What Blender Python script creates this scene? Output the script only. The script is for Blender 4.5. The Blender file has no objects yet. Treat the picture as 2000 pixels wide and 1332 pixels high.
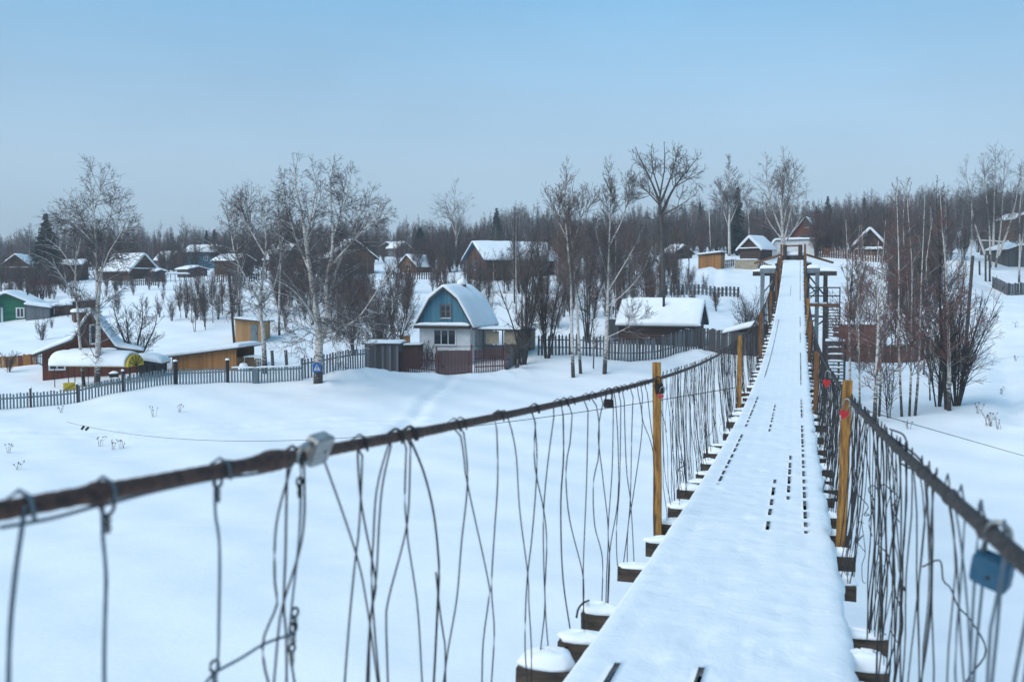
import bpy, math, random
import numpy as np
from mathutils import Vector, Matrix, noise as mnoise

S = bpy.context.scene
COL = S.collection
rnd = random.Random(11)

# ------------------------------------------------------------------ camera
YAW, PITCH, FPX = math.radians(16.03), -math.atan(106 / 1944.4), 1944.4
cam = bpy.data.cameras.new('camera')
camo = bpy.data.objects.new('camera', cam)
COL.objects.link(camo)
camo.location = (0, 0, 0)
camo.rotation_euler = (math.pi / 2 + PITCH, 0, YAW)
cam.sensor_width = 36.0
cam.lens = 35.0
cam.clip_start = 0.05
cam.clip_end = 6000
cam.dof.use_dof = True
cam.dof.focus_distance = 22.0
cam.dof.aperture_fstop = 3.2
S.camera = camo

# ------------------------------------------------------------------ sky and light
SUN_EL, SUN_AZ = math.radians(42), math.radians(-140)      # azimuth clockwise from +Y
W = bpy.data.worlds.new('World')
S.world = W
W.use_nodes = True
wn, wl = W.node_tree.nodes, W.node_tree.links
wn.clear()
w_out = wn.new('ShaderNodeOutputWorld')
sky = wn.new('ShaderNodeTexSky')
sky.sky_type = 'NISHITA'
sky.sun_disc = False
sky.sun_elevation = SUN_EL
sky.sun_rotation = SUN_AZ
sky.air_density = 1.0
sky.dust_density = 2.0
sky.ozone_density = 2.0
bg1 = wn.new('ShaderNodeBackground')
bg1.inputs['Strength'].default_value = 0.05
wl.new(sky.outputs[0], bg1.inputs['Color'])
bg2 = wn.new('ShaderNodeBackground')                       # the even veil of winter cloud, paler towards the horizon
bg2.inputs['Strength'].default_value = 1.0
tc = wn.new('ShaderNodeTexCoord')
sz = wn.new('ShaderNodeSeparateXYZ')
wl.new(tc.outputs['Generated'], sz.inputs[0])
vr_ = wn.new('ShaderNodeValToRGB')
vr_.color_ramp.elements[0].position = 0.0
vr_.color_ramp.elements[0].color = (.395, .515, .620, 1)
vr_.color_ramp.elements[1].position = 1.0
vr_.color_ramp.elements[1].color = (.085, .295, .505, 1)
for p_, c_ in ((.12, (.340, .480, .612, 1)), (.32, (.140, .360, .590, 1))):
    e_ = vr_.color_ramp.elements.new(p_)
    e_.color = c_
wl.new(sz.outputs[2], vr_.inputs[0])
cn = wn.new('ShaderNodeTexNoise')
cn.inputs['Scale'].default_value = 1.6
cn.inputs['Detail'].default_value = 4
cr = wn.new('ShaderNodeMapRange')
cr.inputs[1].default_value, cr.inputs[2].default_value = 0.3, 0.7
cr.inputs[3].default_value, cr.inputs[4].default_value = 0.72, 0.88
mp = wn.new('ShaderNodeMapping')
mp.inputs['Scale'].default_value = (1, 1, 2.5)
wl.new(tc.outputs['Generated'], mp.inputs[0])
wl.new(mp.outputs[0], cn.inputs['Vector'])
wl.new(cn.outputs[0], cr.inputs[0])
cv_ = wn.new('ShaderNodeMapRange')                         # faint uneven cloud
cv_.inputs[1].default_value, cv_.inputs[2].default_value = .25, .75
cv_.inputs[3].default_value, cv_.inputs[4].default_value = .93, 1.07
wl.new(cn.outputs[0], cv_.inputs[0])
vm_ = wn.new('ShaderNodeVectorMath')
vm_.operation = 'SCALE'
wl.new(vr_.outputs[0], vm_.inputs[0])
wl.new(cv_.outputs[0], vm_.inputs['Scale'])
wl.new(vm_.outputs[0], bg2.inputs['Color'])
wm = wn.new('ShaderNodeMixShader')
wl.new(cr.outputs[0], wm.inputs[0])
wl.new(bg1.outputs[0], wm.inputs[1])
wl.new(bg2.outputs[0], wm.inputs[2])
wl.new(wm.outputs[0], w_out.inputs['Surface'])

sd = bpy.data.lights.new('sun', 'SUN')
sd.energy = 1.9
sd.angle = math.radians(60)
sd.color = (1.0, 0.97, 0.93)
so = bpy.data.objects.new('sun', sd)
COL.objects.link(so)
_sv = Vector((math.sin(SUN_AZ) * math.cos(SUN_EL), math.cos(SUN_AZ) * math.cos(SUN_EL), math.sin(SUN_EL)))
so.rotation_euler = (-_sv).to_track_quat('-Z', 'Y').to_euler()

S.view_settings.view_transform = 'Standard'
S.view_settings.look = 'None'
S.view_settings.gamma = 1.0
S.view_settings.use_curve_mapping = False
S.view_settings.exposure = 0.6
S.render.engine = 'CYCLES'
cy = S.cycles
cy.use_denoising = True
cy.max_bounces = 5
cy.diffuse_bounces = 3
cy.glossy_bounces = 2
cy.transmission_bounces = 2
cy.transparent_max_bounces = 4
cy.volume_bounces = 0
cy.caustics_reflective = False
cy.caustics_refractive = False
S.render.film_transparent = False

# ------------------------------------------------------------------ geometry of the photograph
_cy, _sy, _cp, _sp = math.cos(YAW), math.sin(YAW), math.cos(PITCH), math.sin(PITCH)
FW = np.array([-_sy * _cp, _cy * _cp, _sp])
RT = np.array([_cy, _sy, 0.0])
UP = np.cross(RT, FW)


def ray(px, py):
    return FW + (px - 1000) / FPX * RT - (py - 666) / FPX * UP


def at(px, py, d):
    return ray(px, py) * d


def on_x(px, py, X):
    r = ray(px, py)
    return r * (X / r[0])


def deckz(y):
    return 0.00189256 * y * y - 0.0804549 * y - 1.39692


def unit(v):
    return v / np.maximum(np.linalg.norm(v, axis=-1, keepdims=True), 1e-9)


# ------------------------------------------------------------------ terrain: thin-plate surface through surveyed points
CP = [(0, 800, 54), (150, 785, 55.5), (240, 766, 57), (340, 752, 59), (440, 750, 60), (600, 742, 61.5), (710, 724, 65),
      (620, 752, 60.5), (170, 742, 66), (390, 724, 67.5), (490, 670, 79), (430, 642, 85), (350, 600, 100), (330, 550, 125),
      (230, 545, 135), (60, 625, 100), (0, 700, 76), (20, 562, 130), (780, 727, 68.5), (870, 733, 68), (985, 727, 68.5), (860, 716, 73),
      (1119, 737, 66), (1181, 728, 67), (1050, 697, 73), (1200, 696, 73), (1365, 688, 73.5), (1500, 690, 73), (1290, 668, 80), (1400, 604, 95),
      (1400, 578, 103), (1400, 522, 123), (1450, 508, 132), (620, 602, 95), (600, 545, 120), (700, 545, 125), (800, 541, 133), (990, 545, 122),
      (900, 605, 97), (1100, 605, 94), (1200, 602, 92), (400, 523, 170), (700, 505, 185), (1000, 502, 185), (1300, 495, 185), (1560, 495, 140),
      (1700, 496, 132), (1710, 828, 45.5), (1860, 802, 48), (1760, 712, 79), (1660, 712, 78), (1600, 760, 62), (1700, 620, 95), (1720, 540, 118),
      (1950, 700, 66), (1960, 622, 88), (1940, 560, 112), (1900, 485, 160), (1990, 560, 115), (2100, 700, 66), (2150, 560, 112), (2000, 860, 42)]
_pts = []
for (px, py, d) in CP:
    _pts.append(tuple(at(px, py, d)))


def _pol(px, d, z):
    p = at(px, 560, d)
    return (p[0], p[1], z)


for px, d, z in [(0, 200, 3), (500, 220, 6), (1000, 220, 7.5), (1300, 215, 8.5), (1600, 215, 9), (2000, 220, 14), (2400, 220, 14),
                 (0, 300, 4), (500, 320, 5), (1000, 320, 8), (1500, 320, 10), (2000, 320, 21), (2500, 320, 22), (-600, 200, 2), (-600, 320, 4),
                 (0, 450, 6), (500, 450, 7), (1000, 450, 10), (1500, 450, 13), (2000, 450, 26), (2500, 450, 28), (-600, 450, 5),
                 (-500, 54, -6.8), (-500, 80, -5.5), (-500, 110, -2.5), (2500, 54, -5.5), (2500, 90, -2.5),
                 (0, 44, -7.3), (500, 46, -7.2), (1000, 48, -7.2), (1400, 48, -7.2), (1800, 38, -7.2), (2200, 36, -7.2), (-500, 42, -7.3),
                 (0, 20, -7.4), (600, 20, -7.4), (1200, 20, -7.4), (1800, 20, -7.4), (2300, 20, -7.4)]:
    _pts.append(_pol(px, d, z))
for x, y in [(0, 0), (-30, 0), (30, 0), (-80, 0), (80, 0), (0, -30), (-60, -30), (60, -30)]:
    _pts.append((x, y, -7.4))
_P = np.array(_pts)
_sc = 100.0


def _tps(r2):
    return np.where(r2 > 1e-12, r2 * np.log(np.maximum(r2, 1e-12)), 0.0)


_xy = _P[:, :2] / _sc
_n = len(_P)
_K = _tps(((_xy[:, None] - _xy[None]) ** 2).sum(-1)) + np.eye(_n) * 2e-4
_A = np.zeros((_n + 3, _n + 3))
_A[:_n, :_n] = _K
_A[:_n, _n] = 1
_A[:_n, _n + 1:] = _xy
_A[_n:, :_n] = _A[:_n, _n:].T
_w = np.linalg.solve(_A, np.concatenate([_P[:, 2], np.zeros(3)]))
MOUNDS = []   # (x, y, radius, height)


def mound(px, py, d, r, h):
    p = at(px, py, d)
    MOUNDS.append((p[0], p[1], r, h))


# ploughed snow banks by the red gate and the shed, drifts against fences
for a in [(805, 727, 66.2, 1.2, .10), (838, 728, 66.6, 1.0, .20), (765, 728, 66.0, 1.2, .12), (720, 728, 65.5, 1.2, .2), (925, 730, 66.6, 1.0, .22),
          (955, 730, 66.4, 1.1, .12), (1000, 725, 67.5, 1.6, .3), (1360, 690, 72.4, 1.6, .3), (680, 735, 63.5, 1.5, .2), (1385, 520, 118, 2.2, .6), (640, 748, 60.4, 1.2, .2)]:
    mound(*a)


def ground(x, y):
    x = np.asarray(x, float)
    y = np.asarray(y, float)
    shp = x.shape
    q = np.stack([x.ravel(), y.ravel()], -1) / _sc
    out = np.empty(len(q))
    for i in range(0, len(q), 20000):
        c = q[i:i + 20000]
        k = _tps(((c[:, None] - _xy[None]) ** 2).sum(-1))
        out[i:i + 20000] = k @ _w[:_n] + _w[_n] + c @ _w[_n + 1:]
    X, Y = x.ravel(), y.ravel()
    rr = np.hypot(X, Y)
    far = np.clip((rr - 480) / 200, 0, 1)
    out = out * (1 - far) + 12 * far
    back = np.clip((-Y - 20) / 30, 0, 1)                      # behind the camera the ice stays flat
    out = out * (1 - back) - 7.4 * back
    out = np.clip(out, -7.6, 40)
    out += 0.07 * np.sin(X * .55 + 1.3 * np.sin(Y * .31)) * np.sin(Y * .43 + .7) + .05 * np.sin(X * 1.3 + Y * .6) * np.sin(Y * 1.1 - X * .4)
    for mx, my, r, h in MOUNDS:
        out += h * (1 + .35 * np.sin(X * 3.1 + my) * np.sin(Y * 2.7 + mx) + .2 * np.sin(X * 7.3) * np.sin(Y * 6.1)) * np.exp(-((X - mx) ** 2 + (Y - my) ** 2) / (r * r) * 1.2)
    for tx, ty, wd, dp in TRACKS:
        dm = np.full(len(X), 1e9)
        for i in range(len(tx) - 1):
            ax, ay, bx, by = tx[i], ty[i], tx[i + 1], ty[i + 1]
            L2 = (bx - ax) ** 2 + (by - ay) ** 2
            t = np.clip(((X - ax) * (bx - ax) + (Y - ay) * (by - ay)) / L2, 0, 1)
            dm = np.minimum(dm, np.hypot(X - ax - t * (bx - ax), Y - ay - t * (by - ay)))
        k = np.exp(-(dm / wd) ** 2)
        out -= dp * k * (1 + .6 * np.sin(X * 5.3 + Y * 2.1) * np.sin(Y * 4.7 - X * 1.3)) - dp * .5 * np.exp(-((dm - wd * 1.9) / wd) ** 2)
    return out.reshape(shp)


TRACKS = []


def _track(pl, wd, dp):
    P = [at(px, py, d) for px, py, d in pl]
    TRACKS.append(([p[0] for p in P], [p[1] for p in P], wd, dp))


_track([(888, 733, 67), (870, 745, 62), (830, 765, 57), (812, 790, 52), (760, 815, 48)], .34, .08)
_track([(-60, 822, 48), (150, 820, 48), (400, 812, 49), (620, 803, 51), (900, 795, 52), (1040, 780, 54)], .28, .06)
_track([(-60, 832, 46.5), (250, 826, 47.2), (500, 815, 48.6), (760, 803, 50.5)], .25, .05)
_track([(1935, 565, 112), (1925, 600, 98), (1930, 660, 80), (1960, 740, 62), (1990, 850, 45)], .6, .14)
_track([(1400, 525, 122), (1395, 560, 108), (1405, 600, 95)], .5, .12)


def G(px, d, dz=0.0):
    p = at(px, 560, d)
    return np.array([p[0], p[1], float(ground(p[0], p[1])) + dz])


def hit(px, py):
    r = ray(px, py)
    t = np.linspace(12, 320, 3000)
    z = ground(r[0] * t, r[1] * t)
    i = int(np.argmax(r[2] * t < z))
    return np.array([r[0] * t[i], r[1] * t[i], z[i]])


def facing(px):
    """z rotation that turns local -Y towards the camera for something in image column px"""
    p = at(px, 560, 10)
    return -math.atan2(p[0], p[1])


# ------------------------------------------------------------------ materials
MATS = {}


def nodes_of(name):
    m = bpy.data.materials.new(name)
    m.use_nodes = True
    nt = m.node_tree
    b = nt.nodes['Principled BSDF']
    MATS[name] = m
    return m, nt, nt.nodes, nt.links, b


def ramp2(nd, c1, c2, p1=0.35, p2=0.65):
    r = nd.new('ShaderNodeValToRGB')
    r.color_ramp.elements[0].position = p1
    r.color_ramp.elements[1].position = p2
    r.color_ramp.elements[0].color = (*c1, 1)
    r.color_ramp.elements[1].color = (*c2, 1)
    return r


def plain(name, c1, c2=None, scale=6.0, rough=.75, bump=.15, metal=0.0, stretch=(1, 1, 1), bscale=None, detail=6):
    m, nt, nd, ln, b = nodes_of(name)
    c2 = c2 or tuple(v * .7 for v in c1)
    t = nd.new('ShaderNodeTexCoord')
    mp = nd.new('ShaderNodeMapping')
    mp.inputs['Scale'].default_value = stretch
    n = nd.new('ShaderNodeTexNoise')
    n.inputs['Scale'].default_value = scale
    n.inputs['Detail'].default_value = detail
    ln.new(t.outputs['Object'], mp.inputs[0])
    ln.new(mp.outputs[0], n.inputs['Vector'])
    r = ramp2(nd, c1, c2)
    ln.new(n.outputs[0], r.inputs[0])
    ln.new(r.outputs[0], b.inputs['Base Color'])
    b.inputs['Roughness'].default_value = rough
    b.inputs['Metallic'].default_value = metal
    if bump:
        n2 = nd.new('ShaderNodeTexNoise')
        n2.inputs['Scale'].default_value = bscale or scale * 3
        n2.inputs['Detail'].default_value = 5
        ln.new(mp.outputs[0], n2.inputs['Vector'])
        bp = nd.new('ShaderNodeBump')
        bp.inputs['Strength'].default_value = bump
        bp.inputs['Distance'].default_value = .02
        ln.new(n2.outputs[0], bp.inputs['Height'])
        ln.new(bp.outputs[0], b.inputs['Normal'])
    return m


def boards(name, c1, c2, width=.12, vertical=True, rough=.85, groove=.55):
    """weathered board cladding, one tone per board, grain along the board, recessed joints"""
    m, nt, nd, ln, b = nodes_of(name)
    t = nd.new('ShaderNodeTexCoord')
    sx = nd.new('ShaderNodeSeparateXYZ')
    ln.new(t.outputs['Object'], sx.inputs[0])

    def math_(op, a, bb):
        k = nd.new('ShaderNodeMath')
        k.operation = op
        for i, v in enumerate((a, bb)):
            if isinstance(v, (int, float)):
                k.inputs[i].default_value = v
            elif v is not None:
                ln.new(v, k.inputs[i])
        return k.outputs[0]
    u = math_('ADD', sx.outputs[0], sx.outputs[1]) if vertical else sx.outputs[2]
    u = math_('DIVIDE', u, width)
    fl = math_('FLOOR', u, None)
    fr = math_('SUBTRACT', u, fl)
    wn_ = nd.new('ShaderNodeTexWhiteNoise')
    wn_.noise_dimensions = '1D'
    ln.new(fl, wn_.inputs['W'])
    mp = nd.new('ShaderNodeMapping')
    mp.inputs['Scale'].default_value = (14, 14, 1.3) if vertical else (1.3, 1.3, 14)
    ln.new(t.outputs['Object'], mp.inputs[0])
    n = nd.new('ShaderNodeTexNoise')
    n.inputs['Scale'].default_value = 1.6
    n.inputs['Detail'].default_value = 7
    ln.new(mp.outputs[0], n.inputs['Vector'])
    f = math_('ADD', math_('MULTIPLY', wn_.outputs[0], .5), math_('MULTIPLY', n.outputs[0], .6))
    r = ramp2(nd, c1, c2, .2, .85)
    ln.new(f, r.inputs[0])
    ln.new(r.outputs[0], b.inputs['Base Color'])
    b.inputs['Roughness'].default_value = rough
    e = math_('ABSOLUTE', math_('SUBTRACT', fr, .5), None)
    h = nd.new('ShaderNodeMapRange')
    h.inputs[1].default_value, h.inputs[2].default_value = .5, .42
    ln.new(e, h.inputs[0])
    hh = math_('ADD', h.outputs[0], math_('MULTIPLY', n.outputs[0], .25))
    bp = nd.new('ShaderNodeBump')
    bp.inputs['Strength'].default_value = groove
    bp.inputs['Distance'].default_value = .03
    ln.new(hh, bp.inputs['Height'])
    ln.new(bp.outputs[0], b.inputs['Normal'])
    return m


def snowy(name, base1, base2, lo=.25, hi=.7, scale=8.0, amount=1.0, stretch=(1, 1, 1), rough=.85):
    """bark or foliage with snow lying on its upward faces"""
    m, nt, nd, ln, b = nodes_of(name)
    t = nd.new('ShaderNodeTexCoord')
    mp = nd.new('ShaderNodeMapping')
    mp.inputs['Scale'].default_value = stretch
    ln.new(t.outputs['Object'], mp.inputs[0])
    n = nd.new('ShaderNodeTexNoise')
    n.inputs['Scale'].default_value = scale
    n.inputs['Detail'].default_value = 4
    ln.new(mp.outputs[0], n.inputs['Vector'])
    r = ramp2(nd, base1, base2)
    ln.new(n.outputs[0], r.inputs[0])
    g = nd.new('ShaderNodeNewGeometry')
    s = nd.new('ShaderNodeSeparateXYZ')
    ln.new(g.outputs['Normal'], s.inputs[0])
    n3 = nd.new('ShaderNodeTexNoise')
    n3.inputs['Scale'].default_value = 1.7
    ln.new(t.outputs['Object'], n3.inputs['Vector'])
    ad = nd.new('ShaderNodeMath')
    ad.operation = 'ADD'
    ln.new(s.outputs[2], ad.inputs[0])
    ln.new(n3.outputs[0], ad.inputs[1])
    mr = nd.new('ShaderNodeMapRange')
    mr.inputs[1].default_value, mr.inputs[2].default_value = lo + .5, hi + .5
    mr.inputs[4].default_value = amount
    ln.new(ad.outputs[0], mr.inputs[0])
    mx = nd.new('ShaderNodeMix')
    mx.data_type = 'RGBA'
    ln.new(mr.outputs[0], mx.inputs[0])
    ln.new(r.outputs[0], mx.inputs[6])
    mx.inputs[7].default_value = (.84, .86, .88, 1)
    ln.new(mx.outputs[2], b.inputs['Base Color'])
    b.inputs['Roughness'].default_value = rough
    return m


def birch_bark(name):
    m, nt, nd, ln, b = nodes_of(name)
    t = nd.new('ShaderNodeTexCoord')
    mp = nd.new('ShaderNodeMapping')
    mp.inputs['Scale'].default_value = (3.0, 3.0, 9.0)
    ln.new(t.outputs['Object'], mp.inputs[0])
    n = nd.new('ShaderNodeTexNoise')
    n.inputs['Scale'].default_value = 1.3
    n.inputs['Detail'].default_value = 6
    n.inputs['Roughness'].default_value = .7
    ln.new(mp.outputs[0], n.inputs['Vector'])
    s = nd.new('ShaderNodeSeparateXYZ')
    ln.new(t.outputs['Object'], s.inputs[0])
    mr = nd.new('ShaderNodeMapRange')           # corky dark bark at the foot of the trunk
    mr.inputs[1].default_value, mr.inputs[2].default_value = 0.2, 2.2
    mr.inputs[3].default_value, mr.inputs[4].default_value = .20, 0.0
    ln.new(s.outputs[2], mr.inputs[0])
    ad = nd.new('ShaderNodeMath')
    ad.operation = 'ADD'
    ln.new(n.outputs[0], ad.inputs[0])
    ln.new(mr.outputs[0], ad.inputs[1])
    r = ramp2(nd, (.54, .50, .46), (.035, .03, .028), .52, .63)
    ln.new(ad.outputs[0], r.inputs[0])
    ln.new(r.outputs[0], b.inputs['Base Color'])
    b.inputs['Roughness'].default_value = .8
    bp = nd.new('ShaderNodeBump')
    bp.inputs['Strength'].default_value = .4
    bp.inputs['Distance'].default_value = .02
    ln.new(n.outputs[0], bp.inputs['Height'])
    ln.new(bp.outputs[0], b.inputs['Normal'])
    return m


def snow_mat(name, bump=.3, big=0.6, fine=14.0):
    m, nt, nd, ln, b = nodes_of(name)
    t = nd.new('ShaderNodeTexCoord')
    n1 = nd.new('ShaderNodeTexNoise')
    n1.inputs['Scale'].default_value = big
    n1.inputs['Detail'].default_value = 8
    ln.new(t.outputs['Object'], n1.inputs['Vector'])
    n2 = nd.new('ShaderNodeTexNoise')
    n2.inputs['Scale'].default_value = fine
    n2.inputs['Detail'].default_value = 4
    ln.new(t.outputs['Object'], n2.inputs['Vector'])
    ad = nd.new('ShaderNodeMath')
    ad.operation = 'MULTIPLY_ADD'
    ad.inputs[1].default_value = .15
    ln.new(n2.outputs[0], ad.inputs[0])
    ln.new(n1.outputs[0], ad.inputs[2])
    bp = nd.new('ShaderNodeBump')
    bp.inputs['Strength'].default_value = bump
    bp.inputs['Distance'].default_value = .12
    ln.new(ad.outputs[0], bp.inputs['Height'])
    ln.new(bp.outputs[0], b.inputs['Normal'])
    r = ramp2(nd, (.80, .83, .86), (.88, .89, .90), .3, .7)
    ln.new(n1.outputs[0], r.inputs[0])
    ln.new(r.outputs[0], b.inputs['Base Color'])
    b.inputs['Roughness'].default_value = .65
    b.inputs['Specular IOR Level'].default_value = .25
    return m


SNOW_G = snow_mat('snow_ground', .5, .5, 7)
SNOW = snow_mat('snow_lying', .25, 1.6, 22)
SNOW_D = snow_mat('snow_deck', .22, 4.0, 34)
RUST = plain('rusty_steel_rope', (.115, .055, .038), (.04, .024, .019), 40, .75, .5, .1)
ROPE_R = plain('weathered_steel_rope', (.07, .058, .052), (.03, .026, .025), 30, .7, .5, .3)
WIRE = plain('dark_wire', (.014, .015, .018), (.026, .022, .02), 20, .7, 0, 0)
WIRE_G = plain('galvanised_wire', (.10, .14, .17), (.06, .085, .11), 12, .6, 0, .1)
OCHRE = plain('ochre_post_wood', (.42, .21, .045), (.13, .055, .014), 9, .75, .6, 0, (7, 7, .7))
OCHRE_O = plain('old_ochre_wood', (.20, .085, .025), (.09, .042, .02), 5, .8, .4, 0, (6, 6, .8))
OLDWOOD = plain('old_beam_wood', (.085, .062, .045), (.03, .024, .02), 6, .9, .6, 0, (1, 6, 6))
PLANKW = plain('deck_plank_wood', (.05, .04, .032), (.02, .017, .015), 6, .9, .4, 0, (8, 1, 8))
STEELP = plain('grey_painted_steel', (.17, .20, .22), (.11, .135, .15), 3, .55, .1, .2)
GREYW = boards('grey_fence_wood', (.10, .105, .115), (.17, .18, .195), .11)
GREYPAINT = plain('grey_blue_paint', (.165, .215, .235), (.10, .135, .155), 3, .8, .2, 0, (4, 4, .6))
DARKW = boards('dark_grey_boards', (.03, .03, .034), (.095, .092, .095), .16)
SILVERW = boards('silver_grey_boards', (.055, .058, .065), (.16, .16, .17), .16)
BROWNW = boards('brown_boards', (.07, .032, .020), (.13, .062, .036), .14)
REDBROWN = boards('red_brown_boards', (.10, .028, .014), (.17, .05, .025), .13)
REDPAINT = plain('faded_red_paint', (.085, .024, .023), (.045, .015, .016), 4, .75, .3, 0, (5, 5, .7))
REDSTEEL = plain('red_post_paint', (.17, .045, .05), (.10, .03, .033), 5, .6, .1)
ORANGEW = boards('orange_new_boards', (.23, .098, .026), (.40, .19, .06), .13)
PALEW = boards('pale_new_boards', (.30, .16, .065), (.46, .27, .12), .14)
OCHREW = boards('dark_ochre_logs', (.13, .055, .02), (.21, .098, .038), .2, False)
BLUEW = boards('faded_blue_boards', (.030, .125, .20), (.085, .225, .29), .12)
BLUEWALL = boards('blue_house_wall', (.05, .16, .24), (.085, .23, .32), .18, False)
GREENW = boards('green_house_wall', (.008, .10, .055), (.015, .16, .085), .2, False)
LOGW = boards('dark_logs', (.028, .018, .014), (.075, .042, .03), .22, False, .9, 1.0)
LOGB = boards('brown_logs', (.055, .028, .017), (.12, .062, .036), .24, False, .9, 1.0)
PLASTER = plain('whitewash_plaster', (.74, .75, .75), (.6, .61, .62), 2.2, .9, .2)
WHITEP = plain('white_paint', (.74, .75, .76), (.6, .62, .64), 4, .5, .05)
BEIGE = plain('beige_render', (.40, .34, .25), (.30, .25, .18), 3, .9, .2)
PINKR = plain('pink_render', (.42, .24, .23), (.3, .17, .16), 3, .9, .2)
BRICKR = boards('brick_red_wall', (.13, .035, .022), (.2, .06, .035), .09, False)
ROOFD = plain('dark_roofing', (.035, .033, .034), (.06, .055, .05), 4, .85, .2)
ROOFBLUE = plain('blue_roofing', (.03, .09, .17), (.05, .13, .24), 4, .6, .1)
GLASS = plain('dark_window_glass', (.012, .017, .024), (.03, .04, .05), 2.5, .12, 0)
YELLOWPC = plain('yellow_polycarbonate', (.55, .40, .012), (.42, .29, .01), 2, .35, 0)
BLACKM = plain('black_metal', (.016, .016, .018), (.03, .028, .027), 9, .5, .1, .5)
LOGEND = plain('split_firewood', (.30, .17, .08), (.12, .06, .03), 9, .9, .4)
BIRCH = birch_bark('birch_bark')
BIRCHLIMB = snowy('birch_limb', (.20, .17, .155), (.07, .056, .05), .55, .9, 5, .8)
LIMB_S = snowy('snow_lined_limb', (.17, .14, .125), (.06, .048, .042), .15, .5, 5, .95)
TWIG = plain('dark_twigs', (.115, .092, .088), (.075, .06, .058), 1.0, .85, 0)
TWIG_S = snowy('frosted_twigs', (.060, .043, .038), (.035, .026, .025), .75, 1.2, 3, .35)
TWIGRED = plain('reddish_twigs', (.22, .095, .078), (.14, .066, .058), 1.0, .85, 0)
TWIGBR = plain('brown_twigs', (.17, .118, .098), (.11, .078, .068), 1.0, .85, 0)
ALDER = snowy('dark_alder_bark', (.045, .037, .033), (.022, .018, .017), .55, .95, 6, .7)
ASPEN = snowy('aspen_bark', (.10, .085, .072), (.045, .038, .034), .8, 1.2, 6, .5)
SPRUCE = snowy('spruce_needles', (.010, .024, .022), (.020, .036, .030), .75, 1.4, 2, .35)
SPRUCEBR = snowy('brownish_spruce_needles', (.035, .022, .020), (.022, .022, .020), .75, 1.4, 2, .25)
POLEW = plain('utility_pole_wood', (.055, .047, .042), (.03, .026, .024), 6, .9, .3, 0, (6, 6, .6))
SIGNB = plain('sign_blue', (.012, .10, .36), (.016, .12, .40), 3, .4, 0)
LOCKS = {'grey': plain('scuffed_zinc', (.36, .37, .37), (.24, .22, .20), 60, .45, .1, .4), 'black': plain('black_lock', (.018, .012, .012), (.03, .018, .016), 40, .5, .1, .2),
         'red': plain('red_lock', (.42, .008, .012), (.30, .006, .01), 40, .4, 0, .1), 'blue': plain('blue_lock', (.008, .07, .13), (.03, .09, .15), 40, .5, .1, .1),
         'steel': plain('shackle_steel', (.33, .36, .36), (.2, .2, .19), 60, .4, 0, .7), 'pink': plain('pink_red_lock', (.5, .06, .05), (.4, .04, .04), 40, .4, 0)}


# ------------------------------------------------------------------ mesh helpers
def link(o, parent=None, **kw):
    COL.objects.link(o)
    if parent is not None:
        o.parent = parent
    for k, v in kw.items():
        if v is not None:
            o[k] = v
    return o


def root(name, label, cat, loc=(0, 0, 0), rz=0.0, group=None):
    o = bpy.data.objects.new(name, None)
    o.empty_display_size = .2
    o.location = loc
    o.rotation_euler = (0, 0, rz)
    return link(o, None, label=label, category=cat, group=group)


class MB:
    def __init__(s):
        s.v, s.f, s.m = [], [], []

    def add(s, v, f, mi=0):
        o = len(s.v)
        s.v += [tuple(p) for p in v]
        s.f += [tuple(i + o for i in q) for q in f]
        s.m += [mi] * len(f)
        return s

    def box(s, c, size, rot=None, mi=0, taper=1.0):
        hx, hy, hz = size[0] / 2, size[1] / 2, size[2] / 2
        v = []
        for z, k in ((-hz, 1), (hz, taper)):
            for x, y in ((-hx, -hy), (hx, -hy), (hx, hy), (-hx, hy)):
                p = Vector((x * k, y * k, z))
                if rot is not None:
                    p = rot @ p
                v.append(tuple(p + Vector(c)))
        return s.add(v, [(3, 2, 1, 0), (4, 5, 6, 7), (0, 1, 5, 4), (1, 2, 6, 5), (2, 3, 7, 6), (3, 0, 4, 7)], mi)

    def bar(s, a, b, w, h=None, mi=0):
        a, b = Vector(a), Vector(b)
        d = b - a
        q = d.to_track_quat('Z', 'Y').to_matrix()
        return s.box((a + b) / 2, (w, h or w, d.length), q, mi)

    def tube(s, pts, rad, sides=6, mi=0, cap=True):
        pts = np.asarray(pts, float)
        rad = np.broadcast_to(np.asarray(rad, float), (len(pts),))
        v, q = tube_np(pts[None], rad[None], sides)
        s.add(v, q, mi)
        if cap:
            n = len(pts)
            o = len(s.v) - len(v)
            s.f.append(tuple(o + i for i in range(sides))[::-1])
            s.f.append(tuple(o + (n - 1) * sides + i for i in range(sides)))
            s.m += [mi, mi]
        return s

    def prism(s, prof, y0, y1, mi=0):
        """closed profile of (x, z) drawn out along y"""
        n = len(prof)
        v = [(x, y0, z) for x, z in prof] + [(x, y1, z) for x, z in prof]
        f = [tuple(range(n)), tuple(range(2 * n - 1, n - 1, -1))] + [(i, i + n, (i + 1) % n + n, (i + 1) % n) for i in range(n)]
        return s.add(v, f, mi)

    def mesh(s, name, mats, smooth=False):
        me = bpy.data.meshes.new(name)
        me.from_pydata(s.v, [], s.f)
        for m in (mats if isinstance(mats, (list, tuple)) else [mats]):
            me.materials.append(m)
        if any(s.m):
            me.polygons.foreach_set('material_index', s.m)
        if smooth:
            me.polygons.foreach_set('use_smooth', [True] * len(me.polygons))
        me.update()
        return me

    def build(s, name, mats, parent=None, smooth=False, loc=None, **kw):
        o = bpy.data.objects.new(name, s.mesh(name, mats, smooth))
        if loc is not None:
            o.location = loc
        return link(o, parent, **kw)


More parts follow.
